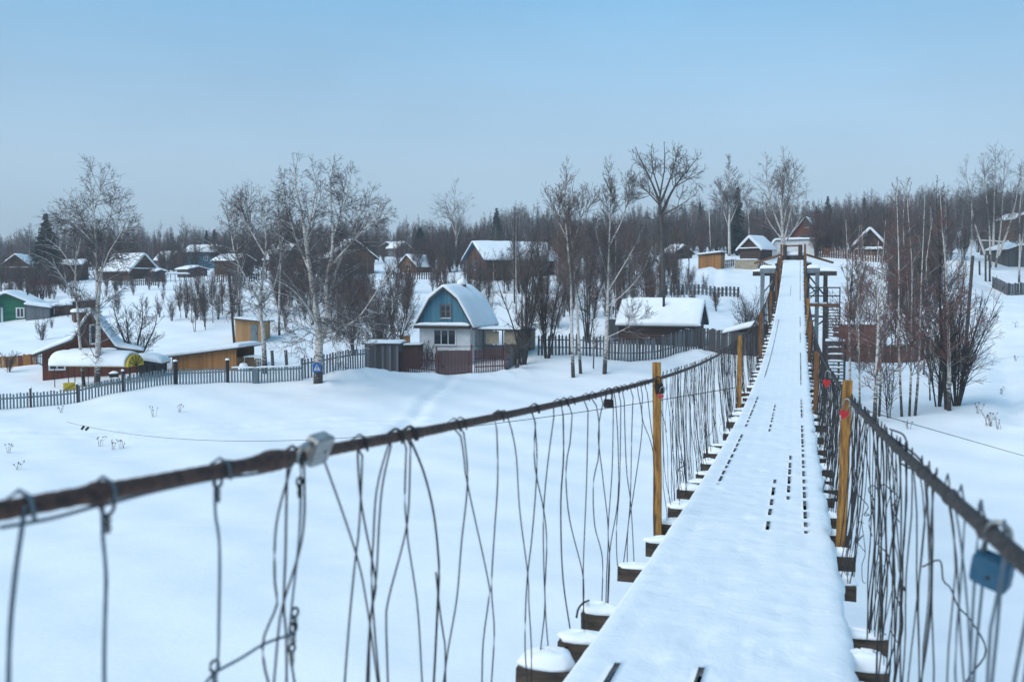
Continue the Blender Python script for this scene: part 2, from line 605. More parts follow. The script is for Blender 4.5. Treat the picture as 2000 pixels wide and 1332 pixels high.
def tube_np(P, Rr, sides):
    """P[N,n,3], Rr[N,n] -> verts, quads of N tubes"""
    N, n = P.shape[:2]
    T = np.empty_like(P)
    T[:, 1:-1] = P[:, 2:] - P[:, :-2]
    T[:, 0] = P[:, 1] - P[:, 0]
    T[:, -1] = P[:, -1] - P[:, -2]
    T = unit(T)
    ref = np.where(np.abs(T.mean(1, keepdims=True)[..., 2:3]) > .8, np.array([1.0, .03, 0]), np.array([.02, .01, 1.0]))
    U = unit(np.cross(T, np.broadcast_to(ref, T.shape)))
    V = np.cross(T, U)
    a = np.arange(sides) * 2 * math.pi / sides
    ring = P[:, :, None] + Rr[:, :, None, None] * (np.cos(a)[None, None, :, None] * U[:, :, None] + np.sin(a)[None, None, :, None] * V[:, :, None])
    v = ring.reshape(-1, 3)
    i = np.arange(N)[:, None, None] * n * sides + np.arange(n - 1)[None, :, None] * sides
    k = np.arange(sides)[None, None, :]
    k2 = (k + 1) % sides
    q = np.stack([i + k, i + k2, i + sides + k2, i + sides + k], -1).reshape(-1, 4)
    return v, q


def np_mesh(name, v, q, mats, mi=None, smooth=True):
    me = bpy.data.meshes.new(name)
    v = np.ascontiguousarray(v, np.float32)
    q = np.ascontiguousarray(q, np.int32)
    nf, k = q.shape
    me.vertices.add(len(v))
    me.vertices.foreach_set('co', v.ravel())
    me.loops.add(nf * k)
    me.loops.foreach_set('vertex_index', q.ravel())
    me.polygons.add(nf)
    me.polygons.foreach_set('loop_start', np.arange(nf, dtype=np.int32) * k)
    for m in (mats if isinstance(mats, (list, tuple)) else [mats]):
        me.materials.append(m)
    if mi is not None:
        me.polygons.foreach_set('material_index', np.ascontiguousarray(mi, np.int32))
    me.polygons.foreach_set('use_smooth', np.full(nf, smooth))
    me.update(calc_edges=True)
    return me


def join_np(parts):
    vs, qs, ms, o = [], [], [], 0
    for v, q, m in parts:
        vs.append(v)
        qs.append(q + o)
        ms.append(np.full(len(q), m))
        o += len(v)
    return np.concatenate(vs), np.concatenate(qs), np.concatenate(ms)


def obj(name, me, parent=None, loc=(0, 0, 0), rz=0.0, scale=1.0, **kw):
    o = bpy.data.objects.new(name, me)
    o.location = loc
    o.rotation_euler = (0, 0, rz)
    o.scale = (scale,) * 3 if isinstance(scale, (int, float)) else scale
    return link(o, parent, **kw)


def copy_tree(o, parent=None):
    c = o.copy()
    COL.objects.link(c)
    c.parent = parent
    for ch in o.children:
        copy_tree(ch, c)
    return c


# ------------------------------------------------------------------ the ground
def build_ground():
    fa = math.degrees(-YAW)
    ang = np.concatenate([np.arange(-180, fa - 34, 4), np.arange(fa - 34, fa + 34, .2), np.arange(fa + 34, 176, 4)])
    ang = np.radians(np.concatenate([ang, [180.0]]))
    rad = np.concatenate([[.5], np.arange(3, 40, 1.0), np.arange(40, 81.9, .35), np.arange(82.2, 139.5, .8), np.geomspace(140, 520, 70), np.geomspace(560, 3500, 14)])
    A, Rr = np.meshgrid(ang, rad, indexing='ij')
    X, Y = np.sin(A) * Rr, np.cos(A) * Rr
    Z = ground(X, Y)
    v = np.stack([X, Y, Z], -1).reshape(-1, 3)
    na, nr = A.shape
    i = np.arange(na - 1)[:, None] * nr + np.arange(nr - 1)[None]
    q = np.stack([i, i + nr, i + nr + 1, i + 1], -1).reshape(-1, 4)[:, ::-1]
    obj('snow_ground', np_mesh('snow_ground', v, q, SNOW_G), kind='structure', label='deep white snow over frozen river, banks and hillside')


build_ground()


# ------------------------------------------------------------------ snow lying on roofs, beams and rails
def snow_slab(prof, y0, y1, T, ns=22, ny=12, edge=.55, seed=0, amp=.12):
    """rounded snow blanket on an open roof profile of (x, z), left to right, drawn along y"""
    P = np.array(prof, float)
    seg = np.hypot(*np.diff(P, axis=0).T)
    cum = np.concatenate([[0], np.cumsum(seg)])
    s = np.linspace(0, cum[-1], ns)
    s = np.sort(np.unique(np.concatenate([s, [cum[-1] * .012, cum[-1] * .988]])))
    base = np.stack([np.interp(s, cum, P[:, 0]), np.interp(s, cum, P[:, 1])], -1)
    sm = base.copy()
    for _ in range(2):
        sm[1:-1] = (sm[:-2] + 2 * sm[1:-1] + sm[2:]) / 4
    tg = np.gradient(sm, axis=0)
    tg /= np.linalg.norm(tg, axis=1, keepdims=True)
    nrm = np.stack([-tg[:, 1], tg[:, 0]], -1)
    nrm[:, 1] = np.abs(nrm[:, 1]) + .35
    nrm /= np.linalg.norm(nrm, axis=1, keepdims=True)
    es = edge + (1 - edge) * (1 - np.abs(2 * s / cum[-1] - 1) ** 8)
    ys = np.linspace(y0, y1, ny)
    ys = np.sort(np.unique(np.concatenate([ys, [y0 + (y1 - y0) * .015, y1 - (y1 - y0) * .015]])))
    ey = edge + (1 - edge) * (1 - np.abs(2 * (ys - y0) / (y1 - y0) - 1) ** 10)
    m, n = len(s), len(ys)
    top, bot = [], []
    for j, y in enumerate(ys):
        for i in range(m):
            k = 1 + amp * 2 * mnoise.noise(Vector((base[i, 0] * .9 + seed, y * .9, seed * 1.7)))
            t = T * es[i] * ey[j] * k
            over = .04 * mnoise.noise(Vector((y * 1.5, seed, i))) if i in (0, m - 1) else 0
            top.append((sm[i, 0] + nrm[i, 0] * t + over, y, max(sm[i, 1], base[i, 1]) + nrm[i, 1] * t))
            bot.append((base[i, 0], y, base[i, 1] + .003))
    b = MB()
    fs = []
    N = m * n
    for j in range(n - 1):
        for i in range(m - 1):
            a = j * m + i
            fs.append((a, a + 1, a + m + 1, a + m))
            fs.append((N + a, N + a + m, N + a + m + 1, N + a + 1))
    for i in range(m - 1):
        fs.append((i, N + i, N + i + 1, i + 1))
        a = (n - 1) * m + i
        fs.append((a, a + 1, N + a + 1, N + a))
    for j in range(n - 1):
        a = j * m
        fs.append((a, a + m, N + a + m, N + a))
        a = j * m + m - 1
        fs.append((a, N + a, N + a + m, a + m))
    b.add(top + bot, fs)
    return b


def snow_lump(rx, ry, h, seed=0, n=9):
    """rounded cap of snow, flat underneath"""
    b = MB()
    v, f = [], []
    k = 14
    for j in range(n):
        t = j / (n - 1)
        rr = math.sin(t * math.pi / 2) ** .75
        z = h * math.cos(t * math.pi / 2) ** .8
        for i in range(k):
            a = i * 2 * math.pi / k
            w = 1 + .24 * mnoise.noise(Vector((math.cos(a) * 1.5 + seed, math.sin(a) * 1.5, t * 2 + seed)))
            # squarish outline
            c, s_ = math.cos(a), math.sin(a)
            e = 1 / max(abs(c), abs(s_)) ** .5
            v.append((rx * rr * c * w * e, ry * rr * s_ * w * e, z * (1 + .55 * mnoise.noise(Vector((math.cos(a) * 1.2 + seed * 3, math.sin(a) * 1.2, t * 1.5))))))
    for j in range(n - 1):
        for i in range(k):
            i2 = (i + 1) % k
            f.append((j * k + i, j * k + k + i, j * k + k + i2, j * k + i2))
    f.append(tuple((n - 1) * k + i for i in range(k))[::-1])
    return b.add(v, f)


# ------------------------------------------------------------------ the suspension bridge
XC, DW = -0.3506, 1.2
XL, XR = XC - DW / 2, XC + DW / 2
CABL, CABR = -1.15, 0.405
HL, HR = 1.155, 1.045
YEND = 67.0
bridge = root('suspension_bridge', 'snow covered plank footbridge hung on rusty wire ropes', 'bridge', (XC, 4.0, deckz(4.0) - .1))
B0 = np.array(bridge.location)


def loc_(p):
    return tuple(np.asarray(p, float) - B0)


def bpart(mb, name, mats, smooth=False, parent=None, **kw):
    mb.v = [loc_(p) for p in mb.v]
    return mb.build(name, mats, parent or bridge, smooth, **kw)


BW = [0.0, .18, .37, .555, .74, .885, 1.035, 1.2]         # joints between the seven boards, from the left edge
GAP = .028


def build_deck():
    # planks: each its own part
    y = -1.5
    meshes = {}
    row = 0
    while y < YEND - .3:
        y1 = min(y + 4.0, YEND)
        for k in range(7):
            off = rnd.uniform(-.25, .25) if 0 < row else 0
            ya, yb = y + (off if row else 0) * 0 + .008, y1 - .008
            xa, xb = XL + BW[k] + (GAP / 2 if k else 0), XL + BW[k + 1] - (GAP / 2 if k < 6 else 0)
            a = Vector(((xa + xb) / 2, ya, deckz(ya) - .0725))
            c = Vector(((xa + xb) / 2, yb, deckz(yb) - .0725))
            dd = c - a
            key = (k, round(yb - ya, 2))
            if key not in meshes:
                meshes[key] = MB().box((0, 0, 0), (xb - xa, dd.length, .045)).mesh('plank', PLANKW)
            o = bpy.data.objects.new('plank', meshes[key])
            o.location = loc_((a + c) / 2 + Vector((0, 0, -rnd.uniform(0, .004))))
            o.rotation_euler = (math.atan2(dd.z, dd.y), 0, 0)
            link(o, bridge)
        y = y1
        row += 1
    # stringers under the joints
    for k in range(1, 7):
        x = XL + BW[k]
        ys = np.linspace(-1.5, YEND, 20)
        mb = MB()
        for a, c in zip(ys[:-1], ys[1:]):
            mb.bar((x, a, deckz(a) - .152), (x, c + .01, deckz(c) - .152), .09, .10)
        bpart(mb, 'stringer', PLANKW)
    # snow cover: strips that bridge the joints except where it has fallen through
    st = .055
    ys = np.arange(-1.5, YEND + st, st)
    cols = []
    for k in range(7):
        xa = BW[k] + (GAP / 2 if k else -.012)
        xb = BW[k + 1] - (GAP / 2 if k < 6 else -.03)
        cols += [xa, xa + (xb - xa) * .18, (xa + xb) / 2, xa + (xb - xa) * .82, xb]
    cols = np.array(cols)
    nc = len(cols)
    v = []
    for y in ys:
        w = .02 * mnoise.noise(Vector((y * .7, 3.1, 0)))
        w2 = .045 * mnoise.noise(Vector((y * 1.3, 8.1, 0))) + .02 * mnoise.noise(Vector((y * 4.3, 2.1, 0)))
        for i, cx in enumerate(cols):
            x = XL + cx + (w * .4 if i == 0 else 0) + (w2 if i == nc - 1 else 0)
            z = deckz(y) + .007 * mnoise.noise(Vector((cx * 5, y * 2.2, 0))) + .004 * mnoise.noise(Vector((cx * 14, y * 9, 4)))
            kk = i % 5
            if kk in (0, 4) and 0 < i < nc - 1:
                z -= .0015
            if i == 0 or i == nc - 1:
                z -= .022
            v.append((x, y, z))
    # footmarks and little melt holes
    V = np.array(v)
    rr = random.Random(5)
    for _ in range(110):
        fx, fy = XL + rr.uniform(.1, 1.1), 3.6 + 45 * rr.random() ** 1.8
        q_ = rr.uniform(.6, 1.3)
        dd = ((V[:, 0] - fx) / (.045 * q_)) ** 2 + ((V[:, 1] - fy) / (.075 * q_)) ** 2
        V[:, 2] -= rr.uniform(.004, .022) * np.exp(-dd)
    v = [tuple(p) for p in V]
    ny = len(ys)
    openf = set()
    rg = random.Random(3)
    prob = {0: .55, 1: .16, 2: .10, 3: .06, 4: .25, 5: .60}
    for g in range(6):
        on, left = False, 0
        reg, regleft = False, 0
        on0, l0 = False, 0
        for j in range(ny - 1):
            y = ys[j]
            if regleft <= 0:
                reg = rg.random() < prob[g]
                regleft = rg.uniform(1.0, 5.0)
            regleft -= st
            if left <= 0:
                on = (not on) and reg
                left = rg.uniform(.14, .45) if on else rg.uniform(.08, .28)
            left -= st
            inreg = on and reg
            if l0 <= 0:
                on0 = not on0
                l0 = rg.uniform(.18, .5) if on0 else rg.uniform(.07, .2)
            l0 -= st
            if g == 0:
                inreg = on0 and (10.3 < y < 15.2 or 16 < y < 21 or 25 < y < 43) or (4.05 < y < 4.42)
            if g == 5:
                inreg = on0 and (8.0 < y < 16.4 or 17.5 < y < 45 and reg or y > 50)
            if g == 4:
                inreg = on and (9.6 < y < 13.2 or (21 < y < 36 and reg))
            if g == 2 and y < 12:
                inreg = 4.1 < y < 4.45
            if inreg:
                openf.add((j, g))
    f = []
    vv = list(v)
    for j in range(ny - 1):
        for i in range(nc - 1):
            a = j * nc + i
            if i % 5 == 4 and (j, i // 5) in openf:
                # walls of the slot
                lo = len(vv)
                for p in (v[a], v[a + nc], v[a + 1], v[a + nc + 1]):
                    vv.append((p[0], p[1], p[2] - .042))
                f += [(a, a + nc, lo + 1, lo), (a + 1, lo + 2, lo + 3, a + nc + 1)]
                if (j - 1, i // 5) not in openf:
                    f.append((a, lo, lo + 2, a + 1))
                if (j + 1, i // 5) not in openf:
                    f.append((a + nc, a + nc + 1, lo + 3, lo + 1))
                continue
            f.append((a, a + 1, a + nc + 1, a + nc))
    # outer skirts
    for i, dx in ((0, -.006), (nc - 1, .004)):
        lo = len(vv)
        for j in range(ny):
            p = v[j * nc + i]
            vv.append((p[0] + dx, p[1], deckz(p[1]) - .055 - .02 * abs(mnoise.noise(Vector((p[1] * 3, i, 0))))))
        for j in range(ny - 1):
            a = j * nc + i
            q = (a, a + nc, lo + j + 1, lo + j)
            f.append(q if i == 0 else q[::-1])
    bpart(MB().add(vv, f), 'snow_cover', SNOW_D, True)


build_deck()

# joists: beams laid crosswise whose ends carry the hangers, with a pad of snow on each end
JY = [2.4, 3.4, 4.48, 4.97, 5.55, 6.76, 7.68, 8.5, 9.3, 10.41, 10.95, 11.57, 12.47, 13.47, 14.3, 15.76, 17.36, 18.4]
while JY[-1] < 63:
    JY.append(JY[-1] + rnd.uniform(.85, 1.25))
capm = [snow_lump(.145, .070, h, s_).mesh('snow_cap', SNOW, True) for s_, h in ((1, .048), (5, .034), (9, .060))]
JENDS = []
for j, y in enumerate(JY):
    x0, x1 = -1.18 + (rnd.uniform(-.02, .10) if j > 5 else 0), .44 + rnd.uniform(-.07, .05)
    if j == 2:
        x0 = -1.27
    h = rnd.uniform(.09, .13) if j not in (2,) else .15
    ww = rnd.uniform(.10, .15) if j not in (2,) else .2
    mb = MB()
    yj, zt = y + ww / 2, deckz(y) - .097
    n = 7
    vs, fs = [], []
    for i in range(n):                                   # slightly uneven sawn beam
        x = x0 + (x1 - x0) * i / (n - 1)
        jt = [rnd.uniform(-.008, .008) for _ in range(4)]
        vs += [(x, yj - ww / 2 + jt[0], zt - h + jt[1]), (x, yj + ww / 2 + jt[2], zt - h), (x, yj + ww / 2, zt), (x, yj - ww / 2 + jt[3], zt)]
    for i in range(n - 1):
        a = i * 4
        fs += [(a, a + 4, a + 5, a + 1), (a + 1, a + 5, a + 6, a + 2), (a + 2, a + 6, a + 7, a + 3), (a + 3, a + 7, a + 4, a)]
    fs += [(0, 1, 2, 3), (n * 4 - 1, n * 4 - 2, n * 4 - 3, n * 4 - 4)]
    jo = bpart(mb.add(vs, fs), 'joist', OLDWOOD)
    if y < 45:
        for x in (x0 + .135, x1 - .13):
            c = obj('snow_cap', capm[rnd.randrange(3)], jo, loc_((x, yj - .01, zt + .002)), rnd.choice((0, math.pi)), (1.0, ww / .15, rnd.uniform(.8, 1.3)))
    JENDS.append((y + ww / 2, x0, x1, zt))

# hand ropes: six-strand twist near the camera, plainer further on
LUMP = []


def rope(X, H, mat, r, y0, y1, lumps, seed):
    mb = MB()
    st = .0125
    ys = np.arange(y0, min(8.5, y1), st)
    sides = 30
    v, f = [], []
    a = np.arange(sides) * 2 * math.pi / sides
    for j, y in enumerate(ys):
        z = deckz(y) + H
        tw = y * 2 * math.pi / .26
        rad = r * (1 + .22 * np.abs(np.cos(3 * (a + tw))) - .12)
        rad = rad * (1 + .05 * mnoise.noise(Vector((y * 6, seed, 0))))
        for ly, lh, lw in lumps:
            rad = rad + lh * math.exp(-((y - ly) / lw) ** 2)
        for i in range(sides):
            v.append((X + rad[i] * math.cos(a[i]), y, z + rad[i] * math.sin(a[i])))
    n = len(ys)
    for j in range(n - 1):
        for i in range(sides):
            i2 = (i + 1) % sides
            f.append((j * sides + i, j * sides + i2, (j + 1) * sides + i2, (j + 1) * sides + i))
    f.append(tuple(range(sides))[::-1])
    mb.add(v, f)
    if y1 > 8.5:
        ys = np.arange(8.4875, y1, .35)
        pts = [(X, y, deckz(y) + H) for y in ys]
        mb.tube(pts, r * 1.03, 10)
    return bpart(mb, 'hand_rope', mat, True)


rope(CABL, HL, RUST, .0150, .4, 62.5, [(1.43, .006, .02), (1.83, .004, .02), (2.02, .010, .06), (2.93, .003, .03)], 1)
rope(CABR, HR, ROPE_R, .0175, .8, 62.5, [(2.35, .006, .03), (2.9, .005, .03), (3.5, .006, .03), (4.4, .005, .03), (5.1, .004, .02), (6.1, .007, .04)], 2)
# bearing ropes below the deck
for x in (XL - .06, XR + .05):
    bpart(MB().tube([(x, y, deckz(y) - .27) for y in np.arange(-1.5, 66, 1.0)], .016, 8), 'bearing_rope', RUST, True)

# handrail posts
POSTS = []


def post(X, Y, top, w, mat, lean=0.0, name='handrail_post', bot=-.2):
    n = 9
    v, f = [], []
    for i in range(n):
        t = i / (n - 1)
        z = deckz(Y) + bot + (top - bot) * t
        wob = .006 * mnoise.noise(Vector((t * 4, X * 9, Y)))
        for sx, sy in ((-1, -1), (1, -1), (1, 1), (-1, 1)):
            k = w / 2 * (1 + .07 * mnoise.noise(Vector((t * 5 + sx, sy, Y))))
            v.append((X + wob + lean * (t - .5) + sx * k, Y + sy * k * .8, z))
    for i in range(n - 1):
        for k in range(4):
            k2 = (k + 1) % 4
            f.append((i * 4 + k, i * 4 + k2, i * 4 + 4 + k2, i * 4 + 4 + k))
    f += [(3, 2, 1, 0), tuple((n - 1) * 4 + k for k in range(4))]
    return bpart(MB().add(v, f), name, mat)


post(-1.135, 8.43, 1.30, .066, OCHRE, -.02)
post(-1.10, 20.2, 1.28, .085, OCHRE)
post(-1.08, 31.1, 1.28, .095, OCHRE_O)
post(-1.08, 42.0, 1.25, .10, OCHRE_O)
post(-1.08, 52.0, 1.25, .10, OCHRE_O)
post(.362, 8.13, 1.20, .072, OCHRE, .03)
post(.34, 19.2, 1.05, .08, OCHRE_O)
post(.33, 29.5, 1.15, .09, OCHRE_O)
post(.36, 38.5, 1.25, .12, OCHRE)
post(.34, 50.0, 1.15, .11, OCHRE_O)
for x in (-1.08, .36):
    for y in (59.5, 66.0):
        post(x, y, 1.15, .13, OCHRE_O)

# hanger wires; near ones follow the photograph, wire by wire
NEAR = [
    ('g', [(44, 975), (38, 1040), (30, 1160), (24, 1345)], .0055), ('g', [(196, 955), (200, 1040), (212, 1140), (210, 1345)], .0050),
    ('g', [(424, 915), (420, 1000), (425, 1060), (421, 1200), (420, 1280), (417, 1315), (408, 1345)], .0045),
    ('g', [(400, 1345), (423, 1315), (470, 1285), (515, 1255), (571, 1235)], .0045),
    ('d', [(574, 893), (545, 1020), (543, 1140), (547, 1180), (519, 1247), (519, 1300), (529, 1345)], .0042),
    ('d', [(566, 893), (555, 1080), (549, 1180), (553, 1240), (555, 1345)], .0042),
    ('d', [(598, 890), (595, 1000), (583, 1072), (547, 1180), (537, 1240), (529, 1345)], .0042),
    ('g', [(585, 890), (587, 1040), (575, 1191), (571, 1260), (581, 1345)], .0045),
    ('d', [(615, 880), (629, 895), (698, 1078), (723, 1190), (743, 1345)], .0042),
    ('d', [(702, 845), (708, 975), (728, 1104), (732, 1147), (719, 1211), (715, 1345)], .0044),
    ('d', [(708, 868), (706, 1018), (698, 1104), (685, 1233), (674, 1345)], .0042),
    ('d', [(780, 838), (766, 857), (741, 953), (734, 1061), (730, 1125), (734, 1233), (741, 1345)], .0042),
    ('d', [(768, 850), (745, 940), (736, 1018), (730, 1125), (721, 1190), (717, 1254), (715, 1345)], .0042),
    ('d', [(790, 848), (786, 975), (792, 1039), (794, 1061), (816, 1190), (829, 1345)], .0042),
    ('d', [(805, 846), (803, 988), (793, 1056), (762, 1168), (756, 1211), (756, 1345)], .0042),
    ('b', [(796, 842), (826, 919), (844, 1000), (852, 1082), (853, 1125), (850, 1190), (844, 1345)], .0058),
    ('d', [(853, 1117), (869, 1233), (872, 1267), (869, 1345)], .0042),
    ('d', [(891, 824), (902, 889), (910, 945), (955, 1134), (957, 1168), (947, 1254), (945, 1345)], .0042),
    ('d', [(902, 822), (910, 932), (897, 1061), (889, 1168), (874, 1267), (865, 1345)], .0042),
    ('d', [(968, 812), (969, 932), (962, 1039), (957, 1147), (964, 1233), (960, 1345)], .0042),
    ('d', [(978, 804), (990, 807), (1007, 880), (1013, 996), (1028, 1125), (1029, 1168), (1035, 1267), (1035, 1340)], .0042),
    ('d', [(1039, 796), (1046, 902), (1039, 1039), (1030, 1138), (1028, 1254), (1033, 1330)], .0044),
    ('d', [(1048, 795), (1046, 902), (1065, 996), (1071, 1061), (1067, 1168), (1073, 1275), (1080, 1340)], .0044),
    ('d', [(1084, 790), (1071, 902), (1064, 1000), (1065, 1104), (1067, 1190), (1058, 1275), (1060, 1340)], .0044),
    ('b', [(1102, 785), (1102, 890), (1095, 985), (1097, 1127), (1114, 1250)], .0055),
    ('d', [(1119, 781), (1114, 866), (1107, 913), (1114, 1008), (1140, 1117), (1142, 1174), (1138, 1262)], .0046),
    ('d', [(1146, 778), (1144, 937), (1140, 1127), (1145, 1262)], .0046),
    ('d', [(1159, 774), (1168, 833), (1166, 899), (1158, 937), (1161, 1022), (1178, 1089), (1178, 1180)], .0046),
    ('d', [(1180, 770), (1168, 842), (1178, 928), (1190, 1032), (1187, 1127), (1185, 1190)], .0046),
    ('d', [(1199, 768), (1198, 913), (1190, 1032), (1192, 1094), (1187, 1190)], .0046),
    ('d', [(1202, 767), (1209, 866), (1209, 975), (1192, 1079), (1186, 1190)], .0046),
    ('d', [(1211, 765), (1211, 937), (1206, 1032), (1209, 1108), (1222, 1135)], .0046),
    ('d', [(1221, 763), (1225, 913), (1232, 985), (1237, 1110)], .0048), ('d', [(1235, 760), (1232, 842), (1230, 994), (1218, 1115)], .0048),
    ('d', [(1247, 757), (1256, 833), (1237, 966), (1225, 1032), (1223, 1115)], .0048), ('d', [(1258, 755), (1256, 818), (1275, 890), (1275, 1055)], .0048),
    ('d', [(1264, 753), (1275, 845), (1287, 925), (1275, 1060)], .0048)]


def smooth_poly(P, n):
    """Catmull-Rom through the points"""
    P = np.asarray(P, float)
    Q = np.concatenate([[2 * P[0] - P[1]], P, [2 * P[-1] - P[-2]]])
    seg = np.linalg.norm(np.diff(P, axis=0), axis=1)
    cum = np.concatenate([[0], np.cumsum(seg)])
    out = []
    for s in np.linspace(0, cum[-1], n):
        i = min(int(np.searchsorted(cum, s, 'right')) - 1, len(P) - 2)
        t = (s - cum[i]) / max(seg[i], 1e-9)
        p0, p1, p2, p3 = Q[i:i + 4]
        out.append(.5 * (2 * p1 + (p2 - p0) * t + (2 * p0 - 5 * p1 + 4 * p2 - p3) * t * t + (3 * p1 - p0 - 3 * p2 + p3) * t ** 3))
    return np.array(out)


for kind, pl, r in NEAR:
    X = CABL + rnd.uniform(-.012, .012)
    P = np.array([on_x(px, py, X) for px, py in pl])
    P = smooth_poly(P, 22)
    P[:, 0] += .008 * np.sin(np.linspace(0, 3, 22) + rnd.uniform(0, 6))
    if pl[0][1] < 1000:                       # hooked over the hand rope
        p = P[0]
        yz = deckz(p[1]) + HL
        hook = [(CABL + .021, p[1] + .012, yz - .02), (CABL + .018, p[1] + .008, yz + .016), (CABL, p[1] + .004, yz + .026), (CABL - .02, p[1], yz + .012)]
        P = np.concatenate([hook, P[1:]])
    bpart(MB().tube(P, r * .72, 6), 'hanger_wire', {'g': WIRE_G, 'd': WIRE, 'b': BLACKM}[kind], True)
# thin galvanised rope sagging below the left hand rope, knotted to the rings
sag = [(0, 1030), (100, 1012), (195, 986), (205, 985), (300, 960), (420, 935), (500, 925), (572, 908)]
bpart(MB().tube(smooth_poly([on_x(x, y, CABL - .02) for x, y in sag], 40), .0035, 6), 'tie_rope', WIRE_G, True)
for px, py, rr_ in ((210, 988, .016), (425, 940, .012), (419, 1300, .012), (573, 1225, .012), (585, 940, .009), (576, 1195, .011), (570, 1265, .010)):
    c = on_x(px, py, CABL - .005)
    t = np.linspace(0, 2 * math.pi, 15)
    pts = np.stack([c[0] + .004 * np.cos(t), c[1] + rr_ * .8 * np.cos(t), c[2] + rr_ * np.sin(t)], -1)
    bpart(MB().tube(pts, .0032, 6), 'ring', BLACKM, True)
    pts = np.stack([c[0] + .005 * np.cos(t * 4), c[1] + .005 * np.sin(t * 4), c[2] - rr_ - np.linspace(0, .03, 15)], -1)
    bpart(MB().tube(pts, .0028, 5), 'wire_knot', BLACKM, True)


def nearest_joist(y):
    return min(JENDS, key=lambda e: abs(e[0] - y))


def hanger(side, y, rg):
    X = (CABL, CABR)[side]
    H = (HL, HR)[side]
    sg = (-1, 1)[side]
    top = deckz(y) + H
    e1, e2 = nearest_joist(y + rg.uniform(-.45, .45)), nearest_joist(y + rg.uniform(-.45, .45))
    lw = rg.uniform(.015, .06)
    legs = []
    for k, e in ((-1, e1), (1, e2)):
        xe = (e[1] + rg.uniform(.02, .12)) if side == 0 else (e[2] - rg.uniform(.02, .12))
        ye, ze = e[0] + rg.uniform(-.07, .07), e[3] + rg.uniform(-.10, .03)
        ts = [0, .15, .35, .55, .75, .92, 1]
        pl = []
        ph, am = rg.uniform(0, 6.28), rg.uniform(.01, .055)
        for t in ts:
            yy = (y + k * lw) * (1 - t) + ye * t + am * math.sin(ph + t * 6) * math.sin(math.pi * min(1, t * 1.1)) - k * lw * 2.2 * math.sin(math.pi * t) * rg.uniform(.3, 1)
            xx = (X * (1 - t) + xe * t) + sg * .02 * math.sin(math.pi * t) + rg.uniform(-.012, .012)
            zz = (top + .012) * (1 - t) + ze * t
            pl.append((xx, yy, zz))
        legs.append(pl)
    loop = [(X, y - lw * .55, top + .035), (X, y, top + .045 + lw * .2), (X, y + lw * .55, top + .035)]
    return np.concatenate([smooth_poly(legs[0][::-1], 13), loop, smooth_poly(legs[1], 13)])


far_l = MB()
rg = random.Random(21)
for side, y0, dens in ((0, 8.9, .21), (1, 1.9, .20)):
    y = y0
    while y < 61:
        P = hanger(side, y, rg)
        r = rg.choice((.0024, .0028, .0031, .0036))
        if side == 1 and y < 2.7:
            r = .0036
        if y < 32:
            bpart(MB().tube(P, r, 5), 'hanger_wire', WIRE_G if (side == 1 and y < 2.8) else (WIRE if rg.random() < .93 else RUST), True)
        else:
            far_l.tube(P[::2], r * 1.2, 4)
        y += dens * rg.uniform(.45, 1.5) * (1.0 if y < 32 else 1.15)
bpart(far_l, 'distant_hanger_wires', WIRE, True, kind='stuff')
# loose ends and tangles
rg = random.Random(8)
for k in range(46):
    side = 0 if k < 16 else 1
    y = rg.uniform(9, 22) if side == 0 else rg.uniform(3.2, 16)
    X = (CABL, CABR)[side]
    z = deckz(y) + rg.uniform(.1, .8)
    n = rg.randint(6, 10)
    p = np.array([X, y, z])
    d = np.array([0, rg.uniform(-1, 1), rg.uniform(-1, 1)])
    pl = [p.copy()]
    for i in range(n):
        an = rg.uniform(-1.1, 1.1)
        d = np.array([rg.uniform(-.25, .25), d[1] * math.cos(an) - d[2] * math.sin(an), d[1] * math.sin(an) + d[2] * math.cos(an)])
        p = p + d / max(.2, np.linalg.norm(d)) * rg.uniform(.05, .13)
        pl.append(p.copy())
    bpart(MB().tube(smooth_poly(pl, 30), rg.choice((.0022, .003)), 5), 'loose_wire', WIRE, True)
for pl in ([(1738, 838), (1765, 850), (1772, 880), (1760, 900)], [(1730, 845), (1790, 890), (1800, 908), (1780, 915), (1760, 905)]):
    bpart(MB().tube(smooth_poly([on_x(x, y, CABR + .03) for x, y in pl], 20), .004, 6), 'loose_wire', WIRE, True)
hk = [on_x(x, y, -1.13) for x, y in [(1110, 1300), (1114, 1285), (1110, 1268), (1102, 1264), (1093, 1275)]]
bpart(MB().tube(smooth_poly(hk, 18), .007, 7), 'bent_hook', BLACKM, True)
hk = [on_x(x, y, -1.16) for x, y in [(1150, 1172), (1138, 1178), (1129, 1190), (1126, 1206)]]
bpart(MB().tube(smooth_poly(hk, 18), .006, 7), 'bent_hook', BLACKM, True)

# ------------------------------------------------------------------ tower at the far end and its stair
tower = root('bridge_tower', 'grey steel portal tower with snowy cross beams at far bridge end', 'tower', tuple(G(1545, 61.0)))
T0 = np.array(tower.location)


def tpart(mb, name, mats, parent=None, smooth=False, origin=None):
    o = T0 if origin is None else origin
    mb.v = [tuple(np.asarray(p) - o) for p in mb.v]
    return mb.build(name, mats, parent or tower, smooth)


def snow_on(a, b, w, t, seed=0):
    """rounded snow strip lying along a to b, world points of the top face's middle"""
    a, b = Vector(a), Vector(b)
    d = b - a
    L = d.length
    mb = snow_slab([(-w / 2, 0), (w / 2, 0)], 0, L, t, 7, max(6, int(L * 2)), .5, seed, .2)
    dh = Vector((d.x, d.y, 0)).normalized()
    rx = Vector((dh.y, -dh.x, 0))
    sl = d.z / max(1e-6, Vector((d.x, d.y, 0)).length)
    mb.v = [tuple(a + rx * x + dh * (y * math.cos(math.atan(sl))) + Vector((0, 0, z + y * math.sin(math.atan(sl))))) for x, y, z in mb.v]
    return mb


